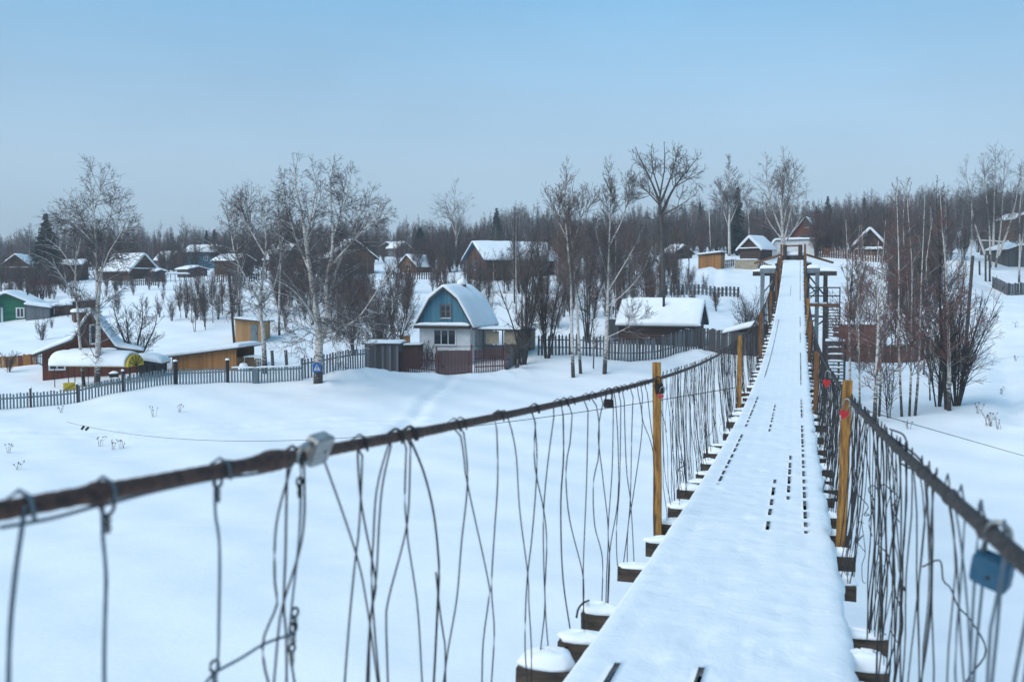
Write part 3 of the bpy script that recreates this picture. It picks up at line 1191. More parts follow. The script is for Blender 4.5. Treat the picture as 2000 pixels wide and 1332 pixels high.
def px_at_y(px, Y):
    """world x of image column px on the vertical plane y = Y"""
    r = ray(px, 560)
    return r[0] * Y / r[1]


YT, YT2 = 64.3, 66.6
for Y, cols, wdt, mt in ((YT, (1489, 1596), .24, STEELP), (YT2, (1507, 1612), .26, POLEW)):
    zt = deckz(Y) - (.42 if Y == YT else .95)
    for px in cols:
        x = px_at_y(px, Y)
        zg = float(ground(x, Y)) - .6
        tpart(MB().bar((x, Y, zg), (x, Y, zt), wdt, wdt), 'leg', mt)
    xa, xb = px_at_y(cols[0] - 5 if Y == YT else 1470, Y), px_at_y(cols[1] + 5 if Y == YT else 1634, Y)
    bm = tpart(MB().box(((xa + xb) / 2, Y, zt + .14), (xb - xa, .3, .27)), 'cross_beam', mt)
    for sx0, sx1 in ((xa, XL - .25), (XR + .25, xb)):
        tpart(snow_on((sx0, Y, zt + .278), (sx1, Y, zt + .278), .34, .20, Y), 'snow_cover', SNOW, bm, True)
    x0, x1 = px_at_y(cols[0], Y), px_at_y(cols[1], Y)
    for xs, xe in ((x0, x0 + 1.0), (x1, x1 - 1.0)):
        tpart(MB().bar((xs, Y - .02, zt - 1.3), (xe, Y - .02, zt - .02), .14, .10), 'brace', mt)
    tpart(MB().bar((x0, Y + .03, zt - 2.6), (x1, Y + .03, zt - 2.6), .14, .12), 'tie_beam', mt)
    tpart(MB().bar((x0, Y + .13, zt - 5.4), (x1, Y + .13, zt - 2.8), .10, .10), 'brace', mt)
    tpart(MB().bar((x1, Y - .15, zt - 5.4), (x0, Y - .15, zt - 2.8), .10, .10), 'brace', mt)
# side frames between the two portals
for px in (1489, 1596):
    x = px_at_y(px, YT)
    tpart(MB().bar((x, YT + .13, deckz(YT) - .62), (x, YT2 - .14, deckz(YT2) - .62), .16, .16), 'side_beam', STEELP)
    tpart(MB().bar((x + .02, YT + .13, deckz(YT) - 3.2), (x + .02, YT2 - .14, deckz(YT2) - 1.0), .1, .1), 'brace', STEELP)
# landing at the deck end with two stout posts
zl = deckz(YEND)
for px in (1532, 1562):
    x = px_at_y(px, YEND + .3)
    tpart(MB().bar((x, YEND + .3, zl - 1.5), (x, YEND + .3, zl + 1.0), .26, .24), 'gate_post', POLEW)
xa, xb = px_at_y(1524, YEND + .6), px_at_y(1572, YEND + .6)
lb = tpart(MB().box(((xa + xb) / 2, YEND + .62, zl + .15), (xb - xa, .35, .3)), 'threshold_beam', DARKW)
tpart(snow_on((xa, YEND + .62, zl + .302), (xb, YEND + .62, zl + .302), .45, .26, 3), 'snow_cover', SNOW, lb, True)
tpart(MB().bar((px_at_y(1535, YEND + .3), YEND + .3, zl + .92), (px_at_y(1560, YEND + .3), YEND + .3, zl + .94), .07, .10), 'top_rail', OCHRE_O)
lp = tpart(MB().box((XC, YEND + 2.6, zl - .35), (2.3, 3.4, .3)), 'landing', DARKW)
tpart(snow_on((XC, YEND + 1.0, zl - .198), (XC, YEND + 4.2, zl - .198), 2.3, .3, 4), 'snow_cover', SNOW, lp, True)
for x in (-1.3, .6):
    for yy in (YEND + 1.2, YEND + 4.0):
        tpart(MB().bar((x, yy, float(ground(x, yy)) - .5), (x, yy, zl - .5), .2, .2), 'pile', POLEW)
for sx, ex in (((XL - .2), -2.9), ((XR + .2), 2.2)):
    tpart(MB().bar((sx, YEND + .2, zl + .35), (ex, YEND + 3.5, zl - .1), .12, .12), 'slanting_rail', OCHRE_O)

stair = root('wooden_staircase', 'weathered wooden staircase with railed landing beside the bridge tower', 'staircase', tuple(G(1628, 62.5)))
S0 = np.array(stair.location)


def spart(mb, name, mats, parent=None, smooth=False):
    return tpart(mb, name, mats, parent or stair, smooth, S0)


YS = 62.6


def wx(px, py, Y):
    r = ray(px, py)
    return tuple(r * (Y / r[1]))


pa, pb = wx(1577, 596, YS), wx(1641, 596, YS)
spart(MB().box(((pa[0] + pb[0]) / 2, YS + .5, pa[2]), (pb[0] - pa[0], 1.1, .16)), 'landing', OCHRE_O)
spart(snow_on((pa[0], YS + .5, pa[2] + .082), (pb[0], YS + .5, pa[2] + .082), 1.0, .08, 2), 'snow_cover', SNOW, None, True)
for px in (1578, 1598, 1616, 1640):
    a = wx(px, 596, YS)
    spart(MB().bar((a[0], YS, a[2]), (a[0], YS, a[2] + 1.08), .07, .07), 'baluster', POLEW)
for h in (1.05, .55):
    spart(MB().bar((pa[0], YS, pa[2] + h), (pb[0], YS, pa[2] + h), .05, .08), 'rail', POLEW)
spart(MB().bar((wx(1579, 586, YS)), (wx(1600, 565, YS)), .06, .06), 'brace', POLEW)
spart(MB().bar((wx(1579, 575, YS)), (wx(1596, 566, YS)), .06, .06), 'brace', POLEW)


def flight(c0, c1, y0, y1, Ya, Yb, n):
    """flight of open treads from (column c0..c1, image row y0, distance Ya) down to row y1, distance Yb"""
    for k in range(n):
        t = k / (n - 1)
        Y = Ya + (Yb - Ya) * t
        a, b = wx(c0, y0 + (y1 - y0) * t, Y), wx(c1, y0 + (y1 - y0) * t, Y)
        tr = spart(MB().box(((a[0] + b[0]) / 2, Y, a[2]), (b[0] - a[0], .26, .05)), 'tread', DARKW)
        if k % 2:
            spart(snow_on((a[0] + .03, Y, a[2] + .027), (b[0] - .03, Y, a[2] + .027), .24, .07, k), 'snow_cover', SNOW, tr, True)
    for c in (c0, c1):
        spart(MB().bar(wx(c, y0, Ya), wx(c, y1, Yb), .06, .22), 'string_board', DARKW)


flight(1617, 1640, 600, 662, YS, YS - 2.6, 12)
pa, pb = wx(1612, 668, YS - 3.1), wx(1652, 668, YS - 3.1)
spart(MB().box(((pa[0] + pb[0]) / 2, YS - 3.2, pa[2]), (pb[0] - pa[0], 1.0, .14)), 'landing', DARKW)
spart(snow_on((pa[0], YS - 3.2, pa[2] + .072), (pb[0], YS - 3.2, pa[2] + .072), .95, .13, 5), 'snow_cover', SNOW, None, True)
flight(1616, 1648, 673, 752, YS - 3.8, YS - 5.6, 13)
for px, a, b, Y in ((1616, 672, 745, YS - 3.2), (1650, 672, 745, YS - 3.2), (1617, 600, 770, YS + .9), (1640, 600, 765, YS + .9)):
    p, q = wx(px, a, Y), wx(px, b, Y)
    spart(MB().bar(p, (p[0], p[1], float(ground(p[0], p[1])) - .3), .12, .12), 'post', POLEW)


# ------------------------------------------------------------------ padlocks on the hand ropes
def padlock(name, label, p, size, mat, tilt=(0, 0, 0), heart=False, shk=None):
    w, h, t = size
    r = root(name, label, 'padlock', tuple(p), 0)
    r.rotation_euler = tilt
    mb = MB()
    n = 24
    prof = []
    for i in range(n):
        a = 2 * math.pi * i / n
        if heart:
            x = 16 * math.sin(a) ** 3 / 17
            z = (13 * math.cos(a) - 5 * math.cos(2 * a) - 2 * math.cos(3 * a) - math.cos(4 * a)) / 17
            prof.append((x * w / 2, z * h / 2 - h * .55))
        else:
            c, s_ = math.cos(a), math.sin(a)
            prof.append((math.copysign(abs(c) ** .28, c) * w / 2, math.copysign(abs(s_) ** .28, s_) * h / 2 - h / 2))
    for sc, y0, y1 in ((1.0, -t * .42, t * .42), (.93, -t / 2, t / 2)):
        cx = sum(p_[0] for p_ in prof) / n
        cz = sum(p_[1] for p_ in prof) / n
        mb.prism([(cx + (x - cx) * sc, cz + (z - cz) * sc) for x, z in prof], y0, y1)
    mb.build('body', mat, r)
    sw = w * .30
    sh = shk or h * .55
    a = np.linspace(0, math.pi, 13)
    pts = [(-sw, 0, -h * .08)] + [(-sw * math.cos(x), 0, sh - sw + sw * math.sin(x)) for x in a] + [(sw, 0, -h * .08)]
    MB().tube(pts, w * .075, 8).build('shackle', LOCKS['steel'] if mat != LOCKS['black'] else LOCKS['black'], r, True)
    MB().tube([(0, -t * .52, -h * .62), (0, -t * .46, -h * .62)], w * .07, 8).build('keyhole', BLACKM, r)
    return r


def rope_at(side, px):
    X = (CABL, CABR)[side]
    r = ray(px, 560)
    y = X * r[1] / r[0]
    return np.array([X, y, deckz(y) + (HL, HR)[side]])


p = rope_at(0, 574)
pk = padlock('padlock', 'scuffed grey square padlock lying across the blurred left rope', p + np.array([.022, .02, .008]), (.076, .080, .036), LOCKS['grey'])
_z = Vector((-.10, -1.0, -.02)).normalized()
_x = Vector((.45, 0, 1)).cross(_z).cross(_z).normalized() * -1
_y = _z.cross(_x)
pk.rotation_euler = Matrix((_x, _y, _z)).transposed().to_euler()
p = rope_at(0, 1190)
padlock('padlock', 'black padlock hanging from left rope before the ochre post', p + np.array([.0, 0, -.045]), (.062, .055, .026), LOCKS['black'], (0, .04, math.radians(20)), shk=.07)
p = rope_at(0, 1283)
padlock('padlock', 'black padlock hanging at the ochre post on the left rope', p + np.array([.03, -.07, -.03]), (.075, .085, .03), LOCKS['black'], (0, -.15, math.radians(10)), shk=.06)
padlock('padlock', 'small pink padlock tucked below the black one at ochre post', p + np.array([.06, -.10, -.10]), (.06, .06, .025), LOCKS['pink'], (0, .3, math.radians(10)), True, shk=.05)
p = np.array([CABR, 8.0, deckz(8.0) + HR])
padlock('padlock', 'bright red heart shaped padlock by thick ochre post on right rope', p + np.array([-.055, -.25, -.025]), (.075, .085, .03), LOCKS['red'], (0, .2, math.radians(-20)), True, shk=.07)
p = np.array([CABR, 12.6, deckz(12.6) + HR])
padlock('padlock', 'dark red heart padlock further along the right rope', p + np.array([-.05, 0, -.03]), (.10, .13, .03), LOCKS['red'], (0, .1, math.radians(-20)), True, shk=.08)
p = rope_at(1, 1958)
padlock('padlock', 'large scuffed blue padlock with pale shackle on near right rope', p + np.array([.006, .04, -.050]), (.080, .076, .034), LOCKS['blue'], (.3, .25, math.radians(-30)), shk=.085)


# ------------------------------------------------------------------ buildings
def M_face(face, w, l):
    """matrix from wall coordinates (u right, 0, z up; -y outwards) to house coordinates"""
    if face == 'F':
        return Matrix.Identity(4)
    if face == 'R':
        return Matrix.Translation((w / 2, l / 2, 0)) @ Matrix.Rotation(math.pi / 2, 4, 'Z')
    if face == 'L':
        return Matrix.Translation((-w / 2, l / 2, 0)) @ Matrix.Rotation(-math.pi / 2, 4, 'Z')


def xf(mb, M):
    mb.v = [tuple(M @ Vector(p)) for p in mb.v]
    return mb


def window(r, face, u, z, w, h, wl_=(1, 1), cols=2, rows=1, frame=WHITEP, fw=.07, name='window', label=None):
    M = M_face(face, *wl_)
    mb = MB()
    y = -.03
    for x in (u - w / 2 - fw / 2, u + w / 2 + fw / 2):
        mb.box((x, y, z), (fw, .09, h + 2 * fw))
    for zz in (z - h / 2 - fw / 2, z + h / 2 + fw / 2):
        mb.box((u, y, zz), (w - .004, .088, fw))
    for k in range(1, cols):
        mb.box((u - w / 2 + w * k / cols, y, z), (fw * .7, .07, h - .004))
    for k in range(1, rows):
        mb.box((u, y + .003, z - h / 2 + h * k / rows), (w - .006, .06, fw * .6))
    o = xf(mb, M).build(name, frame, r, label=label)
    cw, chh = w / cols, h / rows
    for i in range(cols):
        for j in range(rows):
            xf(MB().box((u - w / 2 + cw * (i + .5), -.012, z - h / 2 + chh * (j + .5)), (cw - .012, .02, chh - .012)), M).build('pane', GLASS, o)
    xf(snow_slab([(u - w / 2 - fw, z - h / 2 - fw + .002), (u + w / 2 + fw, z - h / 2 - fw + .002)], -.13, -.03, .05, 6, 4), M).build('sill_snow', SNOW, o, True)
    return o


def door(r, face, u, w, h, wl_, mat, z0=0.0):
    M = M_face(face, *wl_)
    d = xf(MB().box((u, -.03, z0 + h / 2), (w, .06, h)), M).build('door', mat, r)
    xf(MB().box((u + w * .35, -.08, z0 + h * .5), (.03, .05, .14)), M).build('handle', BLACKM, d)
    return d


def offset_roof(prof, t):
    return [(x, z + t) for x, z in prof]


def house(name, label, cat, px, d, rz, w, l, h, prof, wall=LOGB, gable=None, roof=ROOFD, snow=.28, over_y=.35, dz=0.0, chimney=None, group=None, mono=False, depth0=0.0,
          trim=None, seed=0, amp=.12, gboards=True):
    """front gable at local y = 0, body behind it; prof = open roof profile (x, z) left eave to right eave, over walls of width w"""
    p = G(px, d)
    r = root(name, label, cat, (p[0], p[1], p[2] + dz), facing(px) + math.radians(rz), group)
    P = np.array(prof)
    inside = [(x, z) for x, z in prof if -w / 2 - .001 < x < w / 2 + .001]
    zl = float(np.interp(-w / 2, P[:, 0], P[:, 1]))
    zr = float(np.interp(w / 2, P[:, 0], P[:, 1]))
    top = min(zl, zr, h)
    # walls: four boxes forming the body up to eaves
    mb = MB()
    mb.box((0, l / 2, (top - 1.2) / 2), (w, l, top + 1.2))
    mb.build('wall', wall, r)
    gp = [(-w / 2 + .002, top)] + [(-w / 2 + .002, zl - .002)] + [(x, z - .004) for x, z in inside] + [(w / 2 - .002, zr - .002), (w / 2 - .002, top)]
    q = []
    for pt in gp:
        if not q or (abs(pt[0] - q[-1][0]) + abs(pt[1] - q[-1][1])) > 1e-4:
            q.append(pt)
    if len(q) >= 3:
        for ya, yb in ((-.012, .1), (l - .1, l + .012)):
            MB().prism([(x, z + .002) for x, z in q], ya, yb).build('gable', gable or wall, r)
    # roof slabs, one per pitch
    for (xa, za), (xb, zb) in zip(prof[:-1], prof[1:]):
        MB().prism([(xa, za), (xb, zb), (xb, zb + .07), (xa, za + .07)], -over_y, l + over_y).build('roof_panel', roof, r)
    if trim:
        mb = MB()
        for (xa, za), (xb, zb) in zip(prof[:-1], prof[1:]):
            mb.prism([(xa, za - .10), (xb, zb - .10), (xb, zb + .075), (xa, za + .075)], -over_y - .035, -over_y - .004)
        mb.build('barge_board', trim, r)
    if snow:
        snow_slab(offset_roof(prof, .074), -over_y - .03, l + over_y + .03, snow, 26, max(10, int(l * 2.2)), .6, seed + px * .01, amp).build('snow_cover', SNOW, r, True)
    if chimney:
        cx, cyy, cw, cz0, cz1 = chimney
        c = MB().box((cx, cyy, (cz0 + cz1) / 2), (cw, cw, cz1 - cz0)).build('chimney', BRICKR, r)
        sl = snow_lump(cw * .62, cw * .62, cw * .75, px)
        sl.v = [(x + cx, y + cyy, z + cz1) for x, y, z in sl.v]
        sl.build('snow_cap', SNOW, c, True)
    return r


def gab(w, h, rh, ov=.35):
    """symmetric gable roof profile over walls of width w"""
    s = rh / (w / 2)
    return [(-w / 2 - ov, h - s * ov), (0, h + rh), (w / 2 + ov, h - s * ov)]


def pent(r, x0, x1, z, dep, t, y=0.0, mat=ROOFD):
    """small skirt roof across the front, with snow"""
    MB().prism([(x0, z), (x1, z), (x1, z + .06), (x0, z + .06)], y - dep, y - .002).build('skirt_roof', mat, r)
    snow_slab([(x0, z + .062), (x1, z + .062)], y - dep - .02, y - .02, t, 22, 6, .45, x0, .1).build('skirt_snow', SNOW, r, True)


# the blue gambrel-roofed cottage
w_, h_ = 3.95, 2.95
gam = [(-2.32, 2.62), (-1.08, 4.75), (0, 5.62), (1.08, 4.75), (2.32, 2.62)]
hb = house('gambrel_cottage', 'white walled cottage with blue board gambrel gable and thick snow roof', 'house', 868, 73, -20, w_, 5.6, h_, gam, PLASTER, BLUEW, ROOFD, .30, .30, dz=.1, trim=ROOFD, chimney=(.25, 3.2, .55, 4.9, 5.85), seed=3)
pent(hb, -2.12, 2.05, 2.78, .55, .24)
MB().box((-.03, -.3, 2.70), (4.1, .5, .14)).build('cornice', OLDWOOD, hb)
window(hb, 'F', .12, 3.88, .62, .78, (w_, 5.6), 2, 2, SILVERW, .14, 'attic_window')
window(hb, 'F', .02, 1.98, 1.62, 1.02, (w_, 5.6), 3, 1, WHITEP, .09)
window(hb, 'R', -1.6, 1.85, .55, 1.15, (w_, 5.6), 2, 1, WHITEP, .09)
xf(MB().box((0, -.03, .5), (4.0, .06, .3)), Matrix.Identity(4)).build('plinth', PLASTER, hb)
# veranda on its right-hand side: dark frame, low flat roof
for x, y in ((2.6, 1.2), (4.1, 1.2), (5.3, 1.2), (2.6, 4.4), (5.3, 4.4)):
    MB().box((x, y, .8), (.09, .09, 3.4)).build('veranda_post', DARKW, hb)
MB().box((4.0, 1.26, .95), (2.7, .05, .9)).build('veranda_panel', DARKW, hb)
MB().box((3.75, 2.8, 2.53), (3.6, 3.9, .08)).build('veranda_roof', ROOFD, hb)
snow_slab([(1.95, 2.572), (5.6, 2.572)], .8, 4.8, .16, 12, 10, .5, 2).build('veranda_snow', SNOW, hb, True)
for x in (3.3, 4.7):
    MB().box((x, 1.22, 1.95), (1.0, .03, .95)).build('veranda_glazing', BEIGE, hb)

# brown cottage at far left with a steep attic gable and a long lean-to
bp_ = [(-3.55, 1.62), (-1.15, 2.55), (0, 4.35), (1.55, 2.0), (3.3, 1.72)]
hl = house('attic_cottage', 'red brown board cottage with steep attic gable behind two birches', 'house', 176, 67, -4, 6.1, 5.0, 1.75, bp_, REDBROWN, REDBROWN, ROOFD, .22, .5, dz=-.1, trim=OLDWOOD, seed=8)
window(hl, 'F', .18, 2.95, .36, 1.15, (6.1, 5), 1, 1, WHITEP, .12, 'attic_window')
window(hl, 'F', -2.15, .98, .85, .6, (6.1, 5), 2, 1, WHITEP, .1)
window(hl, 'F', .3, 1.2, 1.9, .6, (6.1, 5), 3, 1, WHITEP, .1)
pent(hl, -1.35, 1.6, 1.86, .7, .14)
MB().tube(smooth_poly([(-3.55, -.5, 1.55), (-3.3, -.4, 1.2), (-3.0, -.06, .9)], 8), .035, 6).build('gutter_pipe', GREYPAINT, hl, True)

# green house, its blue porch roof and grey lean-to at the left edge
hg = house('green_house', 'bright green house with white framed window and snow hip roof', 'house', 12, 100, -14, 5.2, 5.0, 1.75, gab(5.2, 1.75, 1.15), GREENW, GREENW, ROOFD, .35, .4, dz=-.15, seed=2)
window(hg, 'F', 1.25, 1.0, .55, .8, (5.2, 5), 2, 1, WHITEP, .13)
window(hg, 'F', -1.4, 1.0, .55, .8, (5.2, 5), 2, 1, WHITEP, .13)
for x in (-.45, 2.58):
    MB().box((x, -.03, .75), (.2, .07, 1.9)).build('corner_board', WHITEP, hg)
MB().prism([(-3.0, 1.9), (-.3, 1.55), (-.3, 1.62), (-2.0, 2.8)], -1.0, .2).build('porch_roof', ROOFBLUE, hg)
MB().tube([(1.4, 2.5, 2.0), (1.4, 2.5, 3.6)], .09, 8).build('stove_pipe', BLACKM, hg)
house('lean_to_shed', 'grey board lean-to shed under snow beside the green house', 'shed', 72, 99.5, -10, 2.2, 2.6, 1.2, [(-1.2, 1.45), (1.25, 1.1)], GREYW, GREYW, ROOFD, .35, .2, seed=5)


def simple(name, label, px, d, rz, w, l, h, rh, wall, gable=None, snow=.28, dz=0, cat='house', ov=.35, **k):
    return house(name, label, cat, px, d, rz, w, l, h, gab(w, h, rh, ov), wall, gable or wall, ROOFD, snow, .35, dz=dz, **k)


o = simple('log_house', 'dark log house with brown gable at the left picture edge', 32, 142, -14, 4.3, 6.5, 3.0, 1.75, LOGW, BROWNW, .25, -1.0, trim=OLDWOOD)
window(o, 'F', .9, 1.6, .5, .7, (4.3, 6.5), 2, 1, BLUEWALL, .1)
window(o, 'F', -.8, 1.6, .5, .7, (4.3, 6.5), 2, 1, BLUEWALL, .1)
pent(o, -2.2, 2.2, 2.9, .4, .14)
MB().box((-1.2, 3.2, 4.6), (.5, .5, 1.2)).build('chimney', BRICKR, o)
o = simple('log_house', 'dark log house with long snowy roof above the left birches', 281, 133, 38, 4.2, 5.8, 1.9, 1.95, LOGB, BROWNW, .24, -.6, trim=WHITEP, ov=.5)
pent(o, -2.3, 2.3, 1.85, .45, .14)
window(o, 'F', .2, 1.2, .5, .6, (4.2, 5.8), 2, 1, OLDWOOD, .1)
simple('garden_shed', 'small dark shed with snow roof left of the long roofed house', 166, 137, 60, 2.0, 2.6, 1.5, .5, LOGW, None, .25, .6, 'shed', .25)
o = simple('cabin', 'small grey cabin with snowy roof and lean-to uphill left', 345, 165, 45, 2.8, 3.0, 2.3, 1.2, SILVERW, BROWNW, .22, -.6, 'cabin')
window(o, 'F', .2, 1.2, .5, .7, (2.8, 3.0), 2, 1, WHITEP, .1)
o = simple('blue_house', 'pale blue two storey house with brown gable left of the birches', 432, 165, 62, 4.0, 5.2, 2.3, 1.0, BLUEWALL, BROWNW, .24, .35)
window(o, 'L', -1.0, 1.2, .5, .6, (4.0, 5.2), 2, 1, WHITEP, .08)
window(o, 'L', 1.0, 1.2, .5, .6, (4.0, 5.2), 2, 1, WHITEP, .08)
simple('garden_shed', 'low dark board shed with snow cap below the blue house', 386, 132, 30, 2.9, 2.6, 1.05, .35, DARKW, None, .2, -.15, 'shed', .2)
simple('outhouse', 'tiny dark outhouse with a snow cap on the left slope', 314, 126, 20, 1.25, 1.2, 1.1, .2, DARKW, None, .25, .1, 'outhouse', .12)
# snow-covered garden table on thin legs
tb = root('garden_table', 'long snow covered garden table on thin legs on the left slope', 'table', tuple(G(347, 124.5)), facing(347))
for x in np.linspace(-1.35, 1.35, 6):
    MB().box((x, 0, .35), (.07, .07, .95)).build('leg', DARKW, tb)
MB().box((0, 0, .85), (2.9, .8, .05)).build('tabletop', DARKW, tb)
snow_slab([(-1.47, .877), (1.47, .877)], -.42, .42, .2, 14, 6, .5, 4).build('snow_cover', SNOW, tb, True)
for i, (px, d, lab) in enumerate(((150, 103, 'low half buried brown shed under drifted snow right of green house'), (122, 101, 'small dark snow covered woodshed between green house and birch'), (170, 96, 'low snow covered hutch behind the attic cottage'))):
    house('woodshed', lab, 'shed', px, d, -8 + 8 * i, (3.2, 1.6, 2.4)[i], 1.8, (1.0, .9, .7)[i], [(-(1.7, .9, 1.3)[i], (.85, .85, .72)[i]), ((1.7, .9, 1.3)[i], (1.25, 1.0, .8)[i])], BROWNW, BROWNW, ROOFD, .34, .25, seed=i)

o = simple('log_house', 'brown log house whose snowy roof shows between two birches', 574, 147, 50, 4.0, 3.6, 2.0, 2.0, LOGB, BROWNW, .22, -.2)
o = simple('log_house', 'large dark brown log house with broad gable behind the big birch', 690, 139, 12, 6.0, 6.0, 1.9, 2.3, LOGB, BROWNW, .22, .6, trim=OLDWOOD, ov=.6)
window(o, 'F', -.9, 1.0, .5, .6, (6, 6), 2, 1, OLDWOOD, .1)
simple('barn', 'low brown barn with snow roof right of the blue house', 478, 134, 42, 3.0, 4.2, 1.1, .7, LOGB, None, .22, .9, 'barn')
simple('cabin', 'distant white roofed cabin left of the dark spruce', 789, 190, 40, 3.0, 2.8, 1.5, 1.0, SILVERW, None, .3, .2, 'cabin')
simple('cabin', 'distant snow greyed cabin behind the scrub beside white roofed cabin', 757, 195, -30, 3.2, 3.0, 1.6, .9, LOGW, None, .25, .2, 'cabin')
o = simple('log_cabin', 'small orange log cabin with arched window under a snowy roof', 797, 141, -42, 3.1, 3.4, 1.2, 1.35, OCHREW, OCHREW, .22, -.1, 'cabin', .45)
window(o, 'F', .15, .95, .7, .6, (3.1, 3.4), 2, 1, BEIGE, .1)
# big hip-like house behind the alders
hh = house('long_house', 'long house with broad snowy roof and blue eaves behind dark alders', 'house', 930, 122, -64, 5.4, 9.6, 2.2, gab(5.4, 2.2, 1.9, .6), LOGB, BROWNW, ROOFBLUE, .26, .5, dz=.55, trim=BLUEW, seed=9)
for u in (-3, -1, 1, 3):
    window(hh, 'R', u, 1.3, .6, .8, (5.4, 10), 2, 1, BLUEW, .14)
window(hh, 'F', 0, 1.3, .7, .8, (5.4, 10), 2, 1, BLUEW, .16)
simple('cabin', 'little snow roofed cabin between the twin birch trunks and forest', 1085, 178, 40, 2.2, 2.4, 1.6, 1.2, LOGW, None, .3, .2, 'cabin')
simple('log_hut', 'low dark hut under snow left of the orange hut', 1334, 142, 35, 3.0, 2.8, .9, 1.0, LOGW, None, .28, -.1, 'hut')
house('board_hut', 'orange brown board hut with flat snowy roof on the hill', 'hut', 1385, 121, -14, 2.75, 2.2, 1.55, [(-1.5, 1.45), (1.5, 1.75)], ORANGEW, OCHRE_O, ROOFD, .2, .25, dz=.2)
house('concrete_tank', 'low beige concrete block half sunk in snow on the hill', 'tank', 1457, 121, 0, 2.7, 1.8, .85, [(-1.36, .86), (1.36, .86)], BEIGE, BEIGE, BEIGE, .16, .02, dz=.2)
o = simple('log_house', 'small dark house with snowy gable left of the bridge end', 1464, 131, -30, 3.0, 3.2, 1.3, 1.35, LOGW, LOGW, .3, .3, trim=WHITEP, ov=.4)
pent(o, -1.6, 1.6, 1.15, .35, .14)
o = simple('brick_house', 'red brown house with steep gable beyond the bridge end', 1572, 150, -12, 4.0, 5.0, 2.6, 2.5, REDBROWN, REDBROWN, .08, -.1, trim=OLDWOOD, ov=.3)
window(o, 'F', -.1, 1.9, 1.4, .9, (4, 5), 3, 1, SILVERW, .10)
window(o, 'F', .2, 3.9, .5, .6, (4, 5), 1, 1, SILVERW, .10, 'attic_window')
house('pink_annex', 'low pink walled outbuilding with snowy roof beside red house', 'outbuilding', 1607, 143, -4, 2.3, 2.6, 1.5, [(-1.3, 1.75), (1.3, 1.45)], PINKR, PINKR, ROOFD, .2, .25, dz=.1)
gh = house('greenhouse', 'snow buried greenhouse directly behind the bridge landing', 'greenhouse', 1551, 134, 4, 5.6, 3.2, 1.9, [(-2.95, 1.3), (-2.6, 2.2), (2.6, 2.3), (2.95, 1.4)], PLASTER, PLASTER, ROOFD, .3, .2, dz=-.2)
o = simple('log_house', 'dark gabled house with snow edged roof among right hand birches', 1697, 131, 2, 3.7, 5.0, 1.8, 2.0, LOGW, LOGW, .24, -.3, trim=WHITEP, ov=.35)
pent(o, -1.8, 1.8, 1.0, .6, .35)
simple('barn', 'low dark barn with snow roof at upper right picture edge', 2000, 152, 40, 4.0, 4.0, 1.8, .8, LOGB, None, .3, 3.0, 'barn')
simple('barn', 'long low dark barn with snow roof above right fence', 1990, 128, 30, 3.0, 5.0, 1.3, .5, DARKW, None, .3, 1.0, 'barn')

# log bathhouse with its deep snow roof
bh = house('log_bathhouse', 'dark log bathhouse under deep snow slab behind the picket fence', 'bathhouse', 1368, 79, 82, 4.3, 5.9, 1.75, gab(4.3, 1.75, 1.5, .45), LOGW, DARKW, ROOFD, .42, .35, dz=.05, seed=6, amp=.06)
for k in range(8):
    for y_ in (0,):
        pts = [(-2.15 - .03, -.1, .1 + k * .21), (-2.15 - .03, 6.0, .1 + k * .21)]
        MB().tube(pts, .108, 8).build('log', LOGW, bh, True)
MB().tube([(-1.2, 2.7, 2.3), (-1.2, 2.7, 3.75)], .10, 8).build('stove_pipe', BLACKM, bh, True)
MB().box((-1.6, 6.6, 1.2), (1.0, 1.0, 1.5)).build('porch', DARKW, bh)
# sloping shed and others by the bridge
house('board_shed', 'plank shed with sloping snow roof beside the bridge tower', 'shed', 1462, 71.5, -8, 2.3, 2.6, 1.55, [(-1.75, 1.55), (1.4, 2.3)], BROWNW, BROWNW, ROOFD, .36, .35, dz=-.05)
house('barn', 'windowless dark red brown barn behind the right hand birches', 'barn', 1672, 84, 4, 3.3, 3.0, 2.4, [(-1.7, 2.42), (1.7, 2.44)], REDBROWN, REDBROWN, ROOFD, .18, .1, dz=-.3)
# orange shed and others in the left garden
os_ = house('garage_shed', 'long orange board shed with sloping snow slab roof beside picket fence', 'shed', 396, 67.0, -26, 4.6, 3.0, 1.2, [(-3.5, .85), (2.7, 1.66)], ORANGEW, ORANGEW, ROOFD, .34, .4, dz=-.15, amp=.06)
ps = house('pale_shed', 'pale new board shed with grey door uphill behind orange shed', 'shed', 483, 79, -24, 2.15, 1.9, 1.75, [(-1.35, 1.95), (1.35, 1.7)], PALEW, PALEW, ROOFD, .07, .3, dz=-.05)
door(ps, 'F', .55, .55, 1.45, (2.15, 1.9), GREYPAINT, .05)
dsd = house('plank_shed', 'grey weathered vertical plank shed with snowy flat roof by red fence', 'shed', 744, 68.0, -10, 2.3, 2.4, 1.95, [(-1.35, 2.0), (1.35, 2.0)], DARKW, DARKW, ROOFD, .16, .15, dz=-.15)
for k in range(14):
    x = -1.09 + k * .168
    MB().box((x, -.022 - .004 * (k % 3), .9 + .02 * rnd.uniform(-1, 1)), (.15, .022, 2.1), None, 0).build('board', (DARKW, SILVERW, DARKW)[k % 3], dsd)
house('lean_to_shed', 'small brown lean-to behind the grey plank shed', 'shed', 800, 71.5, -10, 1.4, 1.6, 1.5, [(-.8, 1.55), (.8, 1.6)], BROWNW, BROWNW, ROOFD, .1, .1, dz=0)
house('compost_box', 'small orange wooden box in snow left of the blue gable', 'box', 789, 79, -10, .75, .6, .45, [(-.4, .46), (.4, .46)], ORANGEW, ORANGEW, OCHRE, .12, .02, dz=.35)
